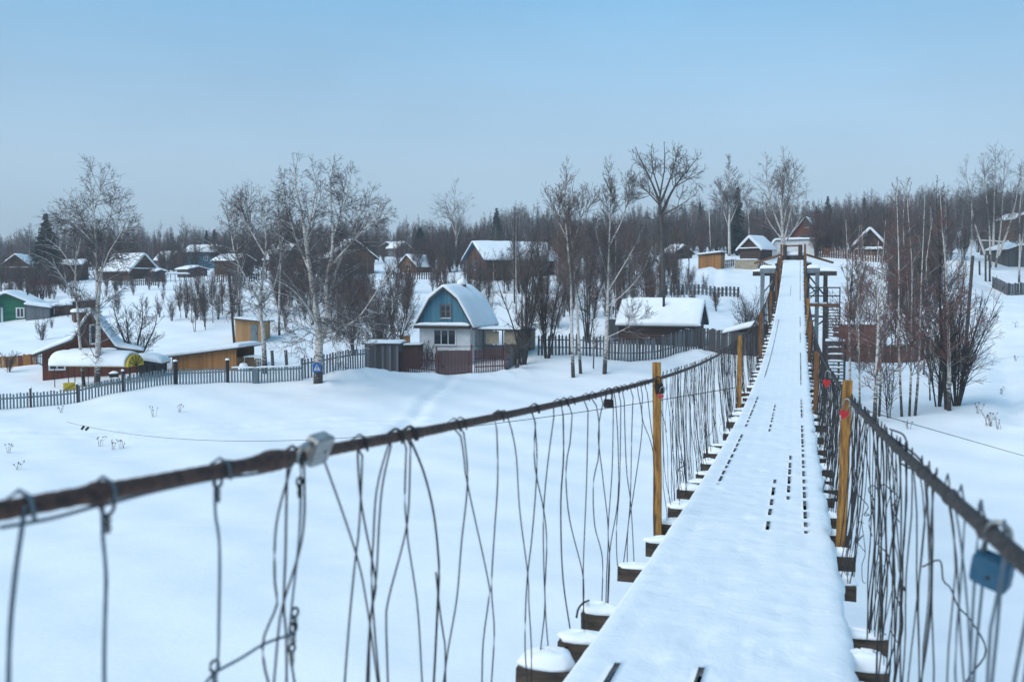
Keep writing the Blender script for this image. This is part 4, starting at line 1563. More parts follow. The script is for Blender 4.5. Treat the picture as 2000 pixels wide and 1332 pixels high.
house('board_wall_shed', 'long beige low shed behind the alders right of veranda', 'shed', 1015, 76, -4, 2.3, 1.2, 1.7, [(-1.25, 1.72), (1.25, 1.74)], BEIGE, BEIGE, ROOFD, .2, .1, dz=-.1)

# arched carport with yellow end
cpt = root('arched_canopy', 'arched garden canopy with yellow end panel and thick snow', 'canopy', tuple(G(187, 62.0)), facing(187) + math.radians(-30))
for x in (-2.55, -1.2, .4, 2.1):
    for y in (-.55, .95):
        MB().tube([(x, y, -.3), (x, y, 1.35)], .025, 6).build('post', BLACKM, cpt)
arc = [(math.cos(a) * 1.0, math.sin(a) * .72 + 1.28) for a in np.linspace(math.pi, 0, 13)]
RZ = Matrix.Translation((0, .2, 0)) @ Matrix.Rotation(-math.pi / 2, 4, 'Z')     # arch axis along local x
mbq = MB()
for (xa, za), (xb, zb) in zip(arc[:-1], arc[1:]):
    mbq.prism([(xa, za), (xb, zb), (xb, zb + .02), (xa, za + .02)], -2.7, 2.45)
xf(mbq, RZ).build('arched_roof', YELLOWPC, cpt)
end = [(x, z) for x, z in arc]
xf(MB().prism(end, 2.40, 2.44), RZ).build('end_panel', YELLOWPC, cpt)
for a in np.linspace(.5, 2.6, 5):
    xf(MB().bar((0, 2.46, 1.28), (math.cos(a) * .98, 2.46, 1.28 + math.sin(a) * .70), .03, .03), RZ).build('rib', BLACKM, cpt)
xf(snow_slab([(x * 1.02, z + .022) for x, z in arc], -2.75, 2.25, .24, 24, 14, .55, 3, .08), RZ).build('snow_cover', SNOW, cpt, True)
cp2 = root('snow_canopy', 'small open lean-to canopy loaded with rounded snow beside yellow arch', 'canopy', tuple(G(286, 65)), facing(286) + math.radians(-18))
for x in (-.95, .95):
    for y in (-.7, .7):
        MB().box((x, y, .35), (.1, .1, 1.5)).build('post', OLDWOOD, cp2)
MB().prism([(-1.2, .98), (1.15, .92), (1.15, 1.0), (-1.2, 1.06)], -.95, .95).build('roof_panel', ROOFD, cp2)
snow_slab([(-1.22, 1.065), (0, 1.2), (1.18, 1.005)], -.98, .98, .42, 16, 10, .55, 7, .1).build('snow_cover', SNOW, cp2, True)
MB().box((.1, .5, .3), (1.7, .05, 1.1)).build('back_wall', DARKW, cp2)
yb = root('yellow_box', 'yellow wooden box standing in snow below the arched canopy', 'box', tuple(G(131, 59.5)), facing(131))
MB().box((0, 0, .22), (.68, .5, .5)).build('body', YELLOWPC, yb)
MB().bar((-.3, -.27, .05), (.3, -.27, .42), .03, .02).build('brace', BLACKM, yb)
gr = root('barbecue_grill', 'dark barbecue grill on legs under the yellow canopy end', 'grill', tuple(G(219, 60.5)), facing(219))
MB().box((0, 0, .62), (.55, .4, .22), None, 0, .9).build('firebox', BLACKM, gr)
for x in (-.22, .22):
    MB().bar((x, 0, -.2), (x, 0, .52), .03).build('leg', BLACKM, gr)
snow_lump(.27, .2, .12, 4).build('snow_cap', SNOW, gr, True, (0, 0, .735))
# firewood stack in a white frame
fw = root('firewood_stack', 'stack of split firewood in a frame beside the orange shed', 'firewood', tuple(G(494, 67.5)), facing(494))
lm = MB().tube([(0, -.22, 0), (0, .22, 0)], [.07, .068], 7).mesh('log', LOGEND)
for j in range(6):
    for i in range(8 - (j % 2)):
        obj('log', lm, fw, (-.5 + i * .14 + (j % 2) * .07, rnd.uniform(-.04, .04), .05 + j * .122), 0, rnd.uniform(.8, 1.0))
for x in (-.62, .2, .35, .5, .65):
    MB().box((x, -.27, .4), (.035, .035, 1.0)).build('frame_bar', WHITEP, fw)
for z in (.1, .88):
    MB().box((0.02, -.26, z), (1.32, .03, .03)).build('frame_bar', WHITEP, fw)
snow_slab([(-.68, .82), (.68, .82)], -.3, .3, .12, 8, 5).build('snow_cover', SNOW, fw, True)
bl = snow_lump(.34, .3, .55, 8).build('snow_heap', SNOW, None, True, tuple(G(472, 65.5, -.05)), label='rounded snow covered heap by the orange shed corner', category='heap')

# ------------------------------------------------------------------ fences: every picket, board, post and rail a part
PK = {}


def picket_mesh(w, h, t, tip, mat):
    k = (w, h, t, tip, mat.name)
    if k not in PK:
        e = {'flat': [(w / 2, h), (-w / 2, h)], 'point': [(w / 2, h - w), (0, h), (-w / 2, h - w)], 'spear': [(w / 2, h - w * 1.6), (w * .18, h), (-w * .18, h), (-w / 2, h - w * 1.6)],
             'slant': [(w / 2, h), (-w / 2, h - w * .3)]}[tip]
        PK[k] = MB().prism([(-w / 2, -.5), (w / 2, -.5)] + e, -t / 2, t / 2).mesh('picket', mat)
    return PK[k]


def fence(name, label, path, spacing, w, h, t, tip, mats, rails=(.25, .75), rail_mat=None, posts=(), post_mat=None, post_h=None, post_w=.13, snow_rail=False, jit=.03, dz=0.0, group=None, cat='fence', snow_tip=0.0,
          piece='picket', flat=None, post_cap=True, tilt=.02):
    pts = np.array([G(px, d) for px, d in path])
    seg = np.hypot(*(np.diff(pts[:, :2], axis=0).T))
    cum = np.concatenate([[0], np.cumsum(seg)])
    base = pts[0].copy()
    r = root(name, label, cat, tuple(base), 0, group)
    n = max(2, int(cum[-1] / spacing))

    def pos(s):
        x, y = np.interp(s, cum, pts[:, 0]), np.interp(s, cum, pts[:, 1])
        # gently smoothed terrain line
        z = np.mean([float(ground(np.interp(q, cum, pts[:, 0]), np.interp(q, cum, pts[:, 1]))) for q in np.clip(s + np.array([-.6, 0, .6]), 0, cum[-1])])
        i = min(int(np.searchsorted(cum, s, 'right')) - 1, len(seg) - 1)
        a = math.atan2(pts[i + 1, 1] - pts[i, 1], pts[i + 1, 0] - pts[i, 0])
        return np.array([x, y, z + dz]), a
    for k in range(n + 1):
        p, a = pos(k * cum[-1] / n)
        m = mats[rnd.randrange(len(mats))]
        nv = rnd.randrange(3)
        o = obj(piece, picket_mesh(w * (.92, 1, 1.08)[nv], h * (1, .97, 1.02)[nv], t, tip, m), r, tuple(p - base + np.array([0, 0, rnd.uniform(-jit, jit)])), a)
        o.rotation_euler = (rnd.uniform(-tilt, tilt), rnd.uniform(-tilt, tilt), a)
        if snow_tip and rnd.random() < snow_tip:
            sl = obj('snow_tip', capm[1], o, (0, 0, h - .02), 0, (w / .24, t / .12, .8))
    ns = max(2, int(cum[-1] / 1.2))
    for hz in rails:
        mb = MB()
        for k in range(ns):
            p, a = pos(k * cum[-1] / ns)
            q, _ = pos((k + 1) * cum[-1] / ns)
            off = np.array([-math.sin(a), math.cos(a), 0]) * (t / 2 + .028)
            mb.bar(p - base + off + np.array([0, 0, h * hz]), q - base + off + np.array([0, 0, h * hz]), .045, .08)
        rl = mb.build('rail', rail_mat or mats[0], r)
    if snow_rail:
        mb = MB()
        for k in range(ns):
            p, a = pos(k * cum[-1] / ns)
            q, _ = pos((k + 1) * cum[-1] / ns)
            s2 = snow_on(tuple(p - base + np.array([0, 0, h])), tuple(q - base + np.array([0, 0, h])), .12, .09, k)
            mb.add(s2.v, s2.f)
        mb.build('snow_cover', SNOW, r, True)
    for s in posts:
        p, a = pos(s * cum[-1])
        ph = post_h or h * 1.15
        off = np.array([math.sin(a), -math.cos(a), 0]) * .02
        po = obj('post', MB().box((0, 0, (ph - .5) / 2), (post_w, post_w, ph + .5)).mesh('post', post_mat or mats[0]), r, tuple(p - base + off), a)
        if post_cap:
            obj('snow_cap', capm[2], po, (0, 0, ph + .002), 0, (post_w / .2, post_w / .15, 1.6))
    return r


GP = [GREYPAINT]
fence('picket_fence', 'grey blue picket fence dropping to the left picture edge', [(-40, 53.4), (0, 54), (60, 54.5), (146, 55.3)], .165, .095, .92, .022, 'flat', GP, (.72,), None, (.50, 1.0), POLEW, 1.15, .11, dz=-.1)
fence('picket_fence', 'grey blue picket fence stepping up below the arched canopy', [(150, 55.4), (195, 56.2), (236, 57)], .165, .095, .95, .022, 'flat', GP, (.74,), None, (1.0,), POLEW, 1.3, .13, dz=-.1)
fence('picket_fence', 'grey blue picket fence below the orange shed with snow capped post', [(240, 57), (340, 59), (442, 60)], .17, .10, 1.0, .022, 'flat', GP, (.75,), None, (.5, 1.0), BLACKM, 1.45, .19, dz=-.1)
fence('picket_fence', 'low grey picket fence panel with snow on top left of big birch', [(450, 60), (520, 60.5), (588, 61.3)], .175, .10, 1.0, .022, 'flat', GP, (.85,), None, (.33,), GREYPAINT, 1.0, .3, True, dz=-.1, post_cap=False)
fence('picket_fence', 'grey picket fence behind the big birch with road sign', [(588, 61.9), (650, 63), (712, 65)], .20, .115, 1.28, .022, 'flat', [GREYW, GREYPAINT], (.72,), None, (.0,), GREYPAINT, 1.3, .13, dz=-.05, post_cap=False)
fence('board_fence', 'faded red solid board fence beside the plank shed', [(775, 68.3), (797, 68.3)], .105, .10, 1.45, .024, 'flat', [REDPAINT], (.8,), None, dz=0, piece='board')
fence('picket_fence', 'faded red picket fence left of the red gate', [(798, 68.3), (849, 68.4)], .115, .075, 1.5, .024, 'flat', [REDPAINT], (.62, .2), REDPAINT, dz=.0)
fence('picket_fence', 'faded red picket fence right of the red gate', [(927, 68.4), (985, 68.3)], .115, .075, 1.6, .024, 'flat', [REDPAINT], (.62, .25), REDPAINT, dz=.0)
fence('picket_fence', 'short grey picket fence running back right of the red gate', [(988, 68.6), (1009, 71)], .13, .09, .95, .022, 'point', [GREYW], (.7,), dz=.0)
rg_ = root('red_gate', 'faded red brown double board gate between steel posts', 'gate', tuple(G(888, 68.3)), facing(888))
for px in (852, 921, 986):
    p = G(px, 68.2) - np.array(rg_.location)
    q = Matrix.Rotation(-rg_.rotation_euler[2], 3, 'Z') @ Vector(p)
    MB().box((q.x, q.y - .03, q.z + .7), (.11, .11, 2.55)).build('post', REDSTEEL, rg_)
for k in range(25):
    x = -1.22 + k * .098
    MB().box((x, .02, .62 + rnd.uniform(-.02, .02)), (.092, .024, 2.1)).build('board', REDPAINT, rg_)
MB().bar((-1.25, -.03, 1.93), (3.4, -.03, 1.95), .035).build('top_rail', BLACKM, rg_)
MB().box((-.83, .0, .55), (.14, .03, .14)).build('hole_patch', BLACKM, rg_)  # black plate added on the boards, standing in for a dark square hole
fence('picket_fence', 'dark pointed picket fence behind the twin birches', [(1052, 73.4), (1110, 73.3), (1180, 72.6)], .25, .155, 1.5, .03, 'point', [GREYW, DARKW], (.35, .72), DARKW, jit=.08, dz=.05, snow_tip=.15, tilt=.03)
fence('picket_fence', 'grey spear topped picket fence before the log bathhouse', [(1184, 71.2), (1230, 70.4), (1290, 71.2), (1366, 73)], .23, .17, 1.5, .03, 'spear', [GREYW, SILVERW, DARKW], (.3, .75), DARKW, jit=.06, dz=.1, snow_tip=.15, tilt=.03)
fence('board_fence', 'dark solid board fence between bathhouse and bridge', [(1368, 72.8), (1430, 71.6), (1500, 71)], .185, .18, 1.62, .028, 'flat', [DARKW, SILVERW, DARKW], (.25, .8), DARKW, (0,), DARKW, 1.75, .14, dz=.05, jit=.02, piece='board')
fence('picket_fence', 'spaced picket fence across the snow slope above bathhouse', [(1302, 102), (1370, 102.5), (1442, 103)], .42, .24, 1.05, .03, 'flat', [DARKW, GREYW], (.3, .7), DARKW, jit=.04, snow_tip=.4)
fence('picket_fence', 'short broken picket fence left of the bathhouse roof', [(1198, 90), (1224, 91)], .3, .15, .7, .03, 'flat', [DARKW], (.6,), DARKW, jit=.04)
fence('board_fence', 'dark brown board fence behind the right hand birches', [(1612, 77), (1700, 78), (1790, 79), (1870, 80)], .21, .20, 1.5, .028, 'flat', [BROWNW, DARKW, BROWNW], (.3, .8), DARKW, dz=.05, jit=.05, piece='board', snow_tip=.12)
fence('picket_fence', 'brown picket fence on the crest below the red house', [(1592, 131), (1660, 128), (1740, 126)], .30, .2, 1.25, .03, 'flat', [BROWNW, OCHRE_O], (.3, .8), BROWNW, jit=.05)
fence('picket_fence', 'brown picket fence between orange hut and dark house', [(1410, 123), (1436, 124)], .3, .18, .9, .03, 'flat', [BROWNW], (.3, .8), BROWNW)
fence('picket_fence', 'brown picket fence left of the snow buried greenhouse', [(1480, 122), (1506, 118)], .3, .18, 1.0, .03, 'flat', [BROWNW], (.3, .8), BROWNW)
fence('rail_fence', 'low snow edged fence running down the right hand slope', [(1676, 124), (1735, 114), (1748, 106), (1762, 98), (1776, 92), (1800, 86), (1832, 82)], .55, .12, .75, .04, 'flat', [DARKW, OLDWOOD], (.35, .8), OLDWOOD, jit=.06, tilt=.08, snow_rail=False)
fence('picket_fence', 'grey picket fence at the right picture edge', [(1938, 112), (1968, 103), (2010, 104)], .2, .16, 1.25, .03, 'flat', [GREYW, DARKW], (.3, .8), DARKW, jit=.04)
fence('board_fence', 'dark board fence with snowy top above the right path', [(1914, 140), (1960, 136), (2010, 132)], .26, .25, 1.5, .03, 'flat', [DARKW], (.3, .8), DARKW, jit=.03, snow_rail=True, piece='board', dz=.6)
fence('board_fence', 'low orange brown board fence at the left edge near cottage', [(-40, 71.5), (30, 71.8), (68, 72)], .17, .165, .75, .025, 'flat', [REDBROWN, ORANGEW], (.7,), dz=.05, piece='board')
fence('picket_fence', 'tiny green picket fence beside the attic cottage', [(69, 72), (86, 72)], .12, .06, .7, .02, 'flat', [GREYPAINT], (.7,), dz=.1)


fence('picket_fence', 'dark picket fence on the slope below the long roofed house', [(228, 124), (265, 122), (304, 121)], .3, .16, .8, .03, 'flat', [DARKW], (.7,), DARKW, jit=.06)
fence('picket_fence', 'dark broken picket fence below the dark left log house', [(0, 117), (40, 115), (90, 116)], .3, .16, 1.0, .03, 'flat', [DARKW, BROWNW], (.7,), DARKW, jit=.08)
fence('picket_fence', 'dark picket fence below the blue house and barn', [(420, 120), (470, 119), (520, 121)], .3, .16, 1.0, .03, 'flat', [DARKW, BROWNW], (.7,), DARKW, jit=.08)
fence('picket_fence', 'brown picket fence below the orange log cabin', [(760, 128), (800, 127), (860, 126)], .3, .16, .9, .03, 'flat', [DARKW, BROWNW], (.7,), DARKW, jit=.08)


# poles and posts
def pole(name, label, cat, pts, r, mat=POLEW, arms=()):
    p0 = np.array(pts[0])
    o = root(name, label, cat, tuple(p0))
    MB().tube([tuple(np.array(p) - p0 - (np.array([0, 0, .5]) if i == 0 else 0)) for i, p in enumerate(pts)], r, 8).build('shaft', mat, o, True)
    return o


def pole_px(name, label, px0, d, px1, py1, r, mat=POLEW, cat='pole'):
    a = G(px0, d)
    b = at(px1, py1, d)
    return pole(name, label, cat, [a, b], r, mat)


pole_px('utility_pole', 'dark leaning wooden pole beside the pale shed', 457, 77.5, 447, 535, [.11, .08])
pole_px('utility_pole', 'tall dark leaning pole standing alone on right slope', 1887, 77, 1900, 500, [.15, .12])
pole_px('utility_pole', 'slim pole on the hill left of the tall birch', 1388, 160, 1385, 415, [.10, .07], BIRCH)
pole_px('fence_post', 'left of two bare grey posts in the snowy garden', 532, 66.5, 531, 685, [.11, .11], SILVERW, 'post')
pole_px('fence_post', 'right of two bare grey posts in the snowy garden', 559, 66.5, 558, 684, [.11, .11], SILVERW, 'post')
for px, lab in ((1925, 'left gate post beside the right hand path'), (1933, 'right gate post beside the right hand path')):
    pole_px('gate_post', lab, px, 118, px, 497, [.12, .11], POLEW, 'post')
pole_px('marker_post', 'short lone post on the right hand snow path', 1913, 122, 1913, 510, [.1, .12], DARKW, 'post')
lg = root('log_pile', 'heap of snowy logs at the end of the sloping fence', 'log pile', tuple(G(1816, 80.5)), facing(1816))
for k in range(9):
    a = Vector((rnd.uniform(-1.0, -.4), rnd.uniform(-.3, .3), 1.5 + rnd.uniform(-.2, .3)))
    b = Vector((rnd.uniform(.3, .9), rnd.uniform(-.3, .3), .6 + rnd.uniform(-.2, .5)))
    MB().tube([tuple(a), tuple(b)], .10, 7).build('log', ALDER, lg, True)
MB().box((0, .2, .5), (1.6, .6, 1.2)).build('heap', SNOW, lg)

# pedestrian crossing sign on the big birch
sg = root('road_sign', 'square blue pedestrian crossing sign on the big birch trunk', 'sign', tuple(at(619, 718, 60.05)), facing(619) + .05)
MB().box((0, 0, 0), (.50, .02, .54)).build('plate', SIGNB, sg)
MB().prism([(-.19, -.17), (.19, -.17), (0, .20)], -.016, -.011).build('triangle', WHITEP, sg)
mbx = MB()
y0, y1 = -.022, -.018
mbx.prism([(.01 + .03 * math.cos(a), .105 + .03 * math.sin(a)) for a in np.linspace(0, 5.8, 10)], y0, y1)
mbx.prism([(-.03, .07), (.03, .07), (.03, -.03), (-.02, -.03)], y0, y1)
mbx.prism([(-.02, -.03), (.01, -.03), (-.05, -.145), (-.085, -.145)], y0, y1)
mbx.prism([(.0, -.03), (.03, -.03), (.085, -.145), (.05, -.145)], y0, y1)
mbx.prism([(-.03, .06), (-.03, .035), (-.075, -.02), (-.085, -.005)], y0, y1)
mbx.prism([(.03, .06), (.08, .0), (.065, -.01), (.03, .035)], y0, y1)
mbx.build('walking_figure', BLACKM, sg)
mbx = MB()
for x in (-.13, -.03, .09):
    mbx.prism([(x, -.150), (x + .03, -.150), (x + .022, -.125), (x - .004, -.125)], -.0165 - .004, -.0165)
mbx.build('crossing_stripes', BLACKM, sg)


# ------------------------------------------------------------------ trees
def spawn(par, rng, dens, t0, t1, ang, lenf, trop, wander, nseg, rk, rmin, lenabs=None, prof=None, asd=10):
    pts, rad, L = par
    N, n = pts.shape[:2]
    cnt = rng.poisson(np.maximum(dens * L * (t1 - t0), .001))
    idx = np.repeat(np.arange(N), cnt)
    M = len(idx)
    if M == 0:
        return np.zeros((0, nseg + 1, 3)), np.zeros((0, nseg + 1)), np.zeros(0)
    t = rng.uniform(t0, t1, M)
    s = t * (n - 1)
    i = np.minimum(s.astype(int), n - 2)
    fr = (s - i)[:, None]
    p = pts[idx, i] * (1 - fr) + pts[idx, i + 1] * fr
    r = rad[idx, i] * (1 - fr[:, 0]) + rad[idx, i + 1] * fr[:, 0]
    tan = unit(pts[idx, i + 1] - pts[idx, i])
    rv = unit(rng.normal(size=(M, 3)))
    perp = unit(rv - (rv * tan).sum(-1, keepdims=True) * tan)
    a = np.radians(rng.normal(ang, asd, M))[:, None]
    d = tan * np.cos(a) + perp * np.sin(a)
    ln = (lenabs * (prof(t) if prof else 1) if lenabs else lenf * L[idx] * (1.1 - .7 * t)) * rng.uniform(.6, 1.25, M)
    q = [p]
    for k in range(nseg):
        tr = trop if not callable(trop) else trop(k / nseg)
        d = unit(d + rng.normal(0, wander, (M, 3)) + np.array([0, 0, tr]))
        p = p + d * (ln / nseg)[:, None]
        q.append(p)
    r0 = np.minimum(r * .72, rk * ln + rmin)
    radii = r0[:, None] * (1 - np.linspace(0, 1, nseg + 1)) + rmin * np.linspace(0, 1, nseg + 1)
    return np.stack(q, 1), radii, ln


def stems_np(stems, n=14):
    P, Rr, L = [], [], []
    for pl, r0, r1 in stems:
        q = smooth_poly(pl, n)
        P.append(q)
        t = np.linspace(0, 1, n)
        Rr.append(r0 * (1 - t) ** 1.15 + r1 * .8 * t)
        L.append(np.linalg.norm(np.diff(q, axis=0), axis=1).sum())
    return np.array(P), np.array(Rr), np.array(L)


def birch_prof(t):
    return np.clip((1.06 - t), .08, 1) ** .75 * np.clip(.45 + t * 1.6, 0, 1)


KINDS_ = {
    # L1: dens, t0, t1, ang, len, trop, wander ; L2: dens, ang, lenf, trop, wander ; L3: the same
    'birch': dict(l1=(6.0, .24, .99, 44, 3.9, .03, .09), l2=(6.5, 42, .50, .00, .12), l3=(6.5, 38, .50, -.22, .10), rk=.0048, rmin=.0078),
    'bigbirch': dict(l1=(5.4, .10, .99, 48, 4.2, .02, .12), l2=(6.5, 44, .50, .00, .14), l3=(6.5, 40, .50, -.25, .12), rk=.0055, rmin=.0078),
    'slim': dict(l1=(7.5, .38, .99, 34, 3.0, .06, .08), l2=(7.0, 36, .48, .02, .11), l3=(5.5, 34, .5, -.04, .1), rk=.0048, rmin=.0080),
    'young': dict(l1=(6.5, .20, .99, 42, 2.3, .07, .10), l2=(6.5, 38, .5, .03, .12), l3=(4.0, 34, .5, .03, .1), rk=.0045, rmin=.0088),
    'aspen': dict(l1=(5.5, .38, .99, 46, 4.8, .06, .15), l2=(7.0, 48, .5, .05, .17), l3=(7.0, 46, .48, .06, .12), rk=.008, rmin=.0115),
    'alder': dict(l1=(5.5, .18, .99, 34, 2.8, .06, .12), l2=(5.5, 36, .5, .04, .14), l3=(4.0, 36, .5, .03, .12), rk=.0050, rmin=.0080),
    'bush': dict(l1=(7.0, .15, .99, 36, 1.7, .04, .14), l2=(7.0, 38, .5, .02, .16), l3=(3, 36, .5, .0, .14), rk=.0045, rmin=.0060),
    'far': dict(l1=(4.6, .26, .99, 40, 3.8, .05, .10), l2=(4.8, 38, .48, .02, .13), l3=(4.5, 36, .52, -.04, .12), rk=.006, rmin=.0145),
}


def tree_meshes(stems, kind, seed, trunk_mat, limb_mat, twig_mat, clen=1.0, cd=1.0, t0=None, name='tree'):
    K = KINDS_[kind]
    rng = np.random.default_rng(seed)
    S0_ = stems_np(stems)
    a, b, c = K['l1'], K['l2'], K['l3']
    L1 = spawn(S0_, rng, a[0] * cd, a[1] if t0 is None else t0, a[2], a[3], 0, a[5], a[6], 6, K['rk'] * 1.5, K['rmin'] * 1.1, a[4] * clen, birch_prof)
    L2 = spawn(L1, rng, b[0] * cd, .18, 1.0, b[1], b[2], b[3], b[4], 5, K['rk'], K['rmin'])
    L3 = spawn(L2, rng, c[0] * cd, .1, 1.0, c[1], c[2], c[3], c[4], 1, K['rk'], K['rmin'] * .9)
    v, q = tube_np(S0_[0], S0_[1], 9)
    trunk = np_mesh('trunk', v, q, trunk_mat)
    parts = [(*tube_np(L1[0], L1[1], 3), 0)]
    if len(L2[0]):
        parts.append((*tube_np(L2[0], L2[1], 3), 1))
    if len(L3[0]):
        parts.append((*tube_np(L3[0], L3[1], 3), 1))
    v, q, m = join_np(parts)
    crown = np_mesh('crown', v, q, [limb_mat, twig_mat], m)
    return trunk, crown


NTRI = [0]


def tree(name, label, base, stems, kind, seed, mats=None, clen=1.0, cd=1.0, t0=None, group=None, cat='tree'):
    """stems: lists of local points with start/end radius"""
    mats = mats or (BIRCH, BIRCHLIMB, TWIG)
    tr, cr = tree_meshes(stems, kind, seed, *mats, clen, cd, t0)
    NTRI[0] += 2 * (len(tr.polygons) + len(cr.polygons))
    r = root(name, label, cat, tuple(base), 0, group)
    obj('trunk', tr, r)
    obj('crown', cr, r)
    return r


def tree_px(name, label, px, d, stems_px, kind, seed, **k):
    """stems in image columns and rows at distance d (plus an own depth offset per point)"""
    base = G(px, d)
    st = []
    for pl, r0, r1 in stems_px:
        P = []
        for i, p in enumerate(pl):
            dd = p[2] if len(p) > 2 else 0
            w = at(p[0], p[1], d + dd) - base
            P.append(w)
        if r0 > .05 and P[0][2] < 1.0:
            P[0] = P[0] - np.array([0, 0, .5])
        st.append((P, r0, r1))
    return tree(name, label, base, st, kind, seed, **k)


# --- left pair of birches by the attic cottage
tree_px('birch_tree', 'tall white birch clump before the attic cottage', 189, 61.5,
        [([(189, 752), (192, 644), (190, 565), (187, 460), (180, 390), (174, 312)], .20, .02), ([(191, 600), (200, 520), (212, 440, 1), (225, 370, 1.5), (215, 335, 1.5)], .09, .015),
         ([(190, 560), (210, 500, -1), (238, 450, -2), (258, 400, -2)], .06, .012), ([(187, 500), (160, 430, 1), (135, 375, 1)], .08, .012), ([(188, 480), (150, 440, -1), (112, 395, -1)], .06, .012), ([(181, 420), (197, 372), (203, 330)], .05, .012)], 'bigbirch', 1, clen=.75, cd=.95)
tree_px('birch_tree', 'slender crooked birch left of the tall clump', 165, 62.5, [([(165, 750), (157, 683), (150, 586), (147, 539), (150, 470), (146, 440)], .12, .02), ([(150, 590), (125, 545, -1), (95, 510, -1.5), (60, 495, -2)], .05, .012), ([(149, 540), (120, 490, .5), (90, 465, 1)], .04, .01), ([(151, 500), (160, 450), (155, 430)], .05, .01)], 'birch', 2, clen=.55, cd=.8, mats=(BIRCH, LIMB_S, TWIG))
# --- birches in the middle left
tree_px('birch_tree', 'snow lined birch with forked white trunk behind picket fence', 515, 64,
        [([(518, 716), (514, 650), (508, 600), (513, 540), (520, 470), (512, 410), (505, 360)], .17, .02), ([(512, 600), (490, 560, -1), (460, 500, -1.5), (448, 430, -1), (440, 380, -1)], .08, .014),
         ([(513, 590), (535, 560, 1), (548, 500, 1), (555, 420, 1), (560, 365, 1)], .08, .014), ([(518, 500), (480, 430, 1), (465, 370, 1)], .07, .012), ([(508, 600), (480, 590, -2), (455, 575, -3)], .05, .012)], 'birch', 3, clen=.85, cd=1.0, mats=(BIRCH, LIMB_S, TWIG))
tree_px('birch_tree', 'thin pale birch uphill right of the pale shed', 546, 82, [([(546, 672), (545, 600), (548, 500), (543, 420), (545, 375)], .12, .015)], 'birch', 4, clen=.7)
tree_px('birch_tree', 'thin birch standing left of the crooked snow lined birch', 470, 90, [([(468, 640), (466, 540), (462, 450), (458, 360)], .13, .015), ([(466, 560), (478, 480), (485, 390)], .07, .012)], 'birch', 5, clen=.85)
# --- the big birch with the road sign
tree_px('birch_tree', 'big old spreading birch carrying the blue road sign', 621, 60.5,
        [([(621, 758), (622, 700), (624, 660), (620, 620), (607, 540), (600, 490), (590, 420), (575, 350), (585, 295)], .31, .025),
         ([(626, 670), (640, 620), (636, 560), (648, 500), (650, 440), (645, 370), (655, 300)], .19, .02),
         ([(640, 590), (660, 520, 1), (690, 450, 2), (715, 400, 2), (735, 355, 2)], .11, .015), ([(628, 655), (665, 640, -2), (700, 620, -4), (735, 570, -5), (765, 530, -5.5)], .10, .014),
         ([(622, 640), (600, 600, -2), (570, 565, -3), (535, 545, -3.5)], .09, .014), ([(646, 520), (690, 470, -1), (730, 430, -2), (765, 405, -2)], .08, .012),
         ([(605, 530), (580, 470, 1), (560, 400, 1), (555, 330, 1)], .08, .013), ([(597, 470), (612, 400), (625, 320)], .07, .012), ([(648, 470), (675, 390), (690, 320)], .07, .012),
         ([(624, 665), (605, 650, -2.5), (575, 672, -4), (545, 680, -5)], .05, .01), ([(627, 672), (650, 665, -2), (690, 672, -4), (722, 682, -5)], .05, .01)],
        'bigbirch', 6, clen=.78, cd=1.0, mats=(BIRCH, LIMB_S, TWIG), t0=.2)
# --- three birches before the dark fence
tree_px('birch_tree', 'left of the twin white birches before the dark pickets', 1119, 65.8, [([(1120, 742), (1117, 660), (1115, 560), (1108, 470), (1103, 400), (1108, 310)], .14, .015), ([(1108, 470), (1092, 430, .5), (1085, 375, .5)], .05, .01)], 'slim', 7, clen=1.1, mats=(BIRCH, BIRCHLIMB, TWIGBR))
tree_px('birch_tree', 'right of the twin white birches before the dark pickets', 1134, 66.8, [([(1135, 734), (1130, 660), (1124, 560), (1118, 480), (1112, 420), (1125, 330)], .12, .015), ([(1119, 480), (1132, 430), (1138, 370)], .05, .01)], 'slim', 8, clen=1.1, mats=(BIRCH, BIRCHLIMB, TWIGBR))
tree_px('birch_tree', 'straight single white birch left of the bathhouse', 1181, 67, [([(1180, 730), (1185, 640), (1188, 540), (1191, 440), (1192, 370), (1190, 305)], .16, .015), ([(1187, 570), (1205, 540, -1), (1240, 480, -1), (1262, 430, -1)], .05, .01), ([(1186, 600), (1222, 570, -1.5), (1255, 530, -2), (1275, 480, -2)], .05, .01),
                                                                    ([(1190, 480), (1215, 430), (1228, 380), (1222, 340)], .05, .01), ([(1187, 545), (1172, 490), (1160, 430)], .04, .01), ([(1184, 660), (1225, 640, -2), (1270, 610, -3)], .04, .009)], 'slim', 9, clen=1.1, cd=1.0)
tree_px('sapling', 'thin short birch sapling between the twin birches and single birch', 1159, 68, [([(1159, 720), (1160, 660), (1158, 600)], .05, .008)], 'young', 10, clen=.5, cat='sapling')
# --- the great aspen
tree_px('aspen_tree', 'great dark aspen with broad crown rising behind the bathhouse', 1294, 92,
        [([(1295, 625), (1295, 540), (1292, 440), (1288, 390), (1298, 330), (1297, 278)], .30, .03), ([(1293, 415), (1315, 370, 1), (1345, 330, 2), (1370, 300, 2)], .16, .02), ([(1290, 400), (1270, 350, -1), (1250, 310, -1), (1240, 285, -1)], .14, .02),
         ([(1291, 395), (1312, 340, -1), (1325, 285, -1)], .13, .02), ([(1292, 405), (1262, 372, 1), (1240, 350, 2)], .09, .015), ([(1290, 380), (1275, 330, 2), (1272, 285, 2)], .10, .018), ([(1294, 420), (1330, 400, -1), (1365, 375, -2)], .08, .014), ([(1318, 365), (1345, 350, 2), (1375, 335, 3)], .07, .013)],
        'aspen', 11, mats=(ASPEN, ASPEN, TWIG), clen=.72, cd=.68, t0=.38)
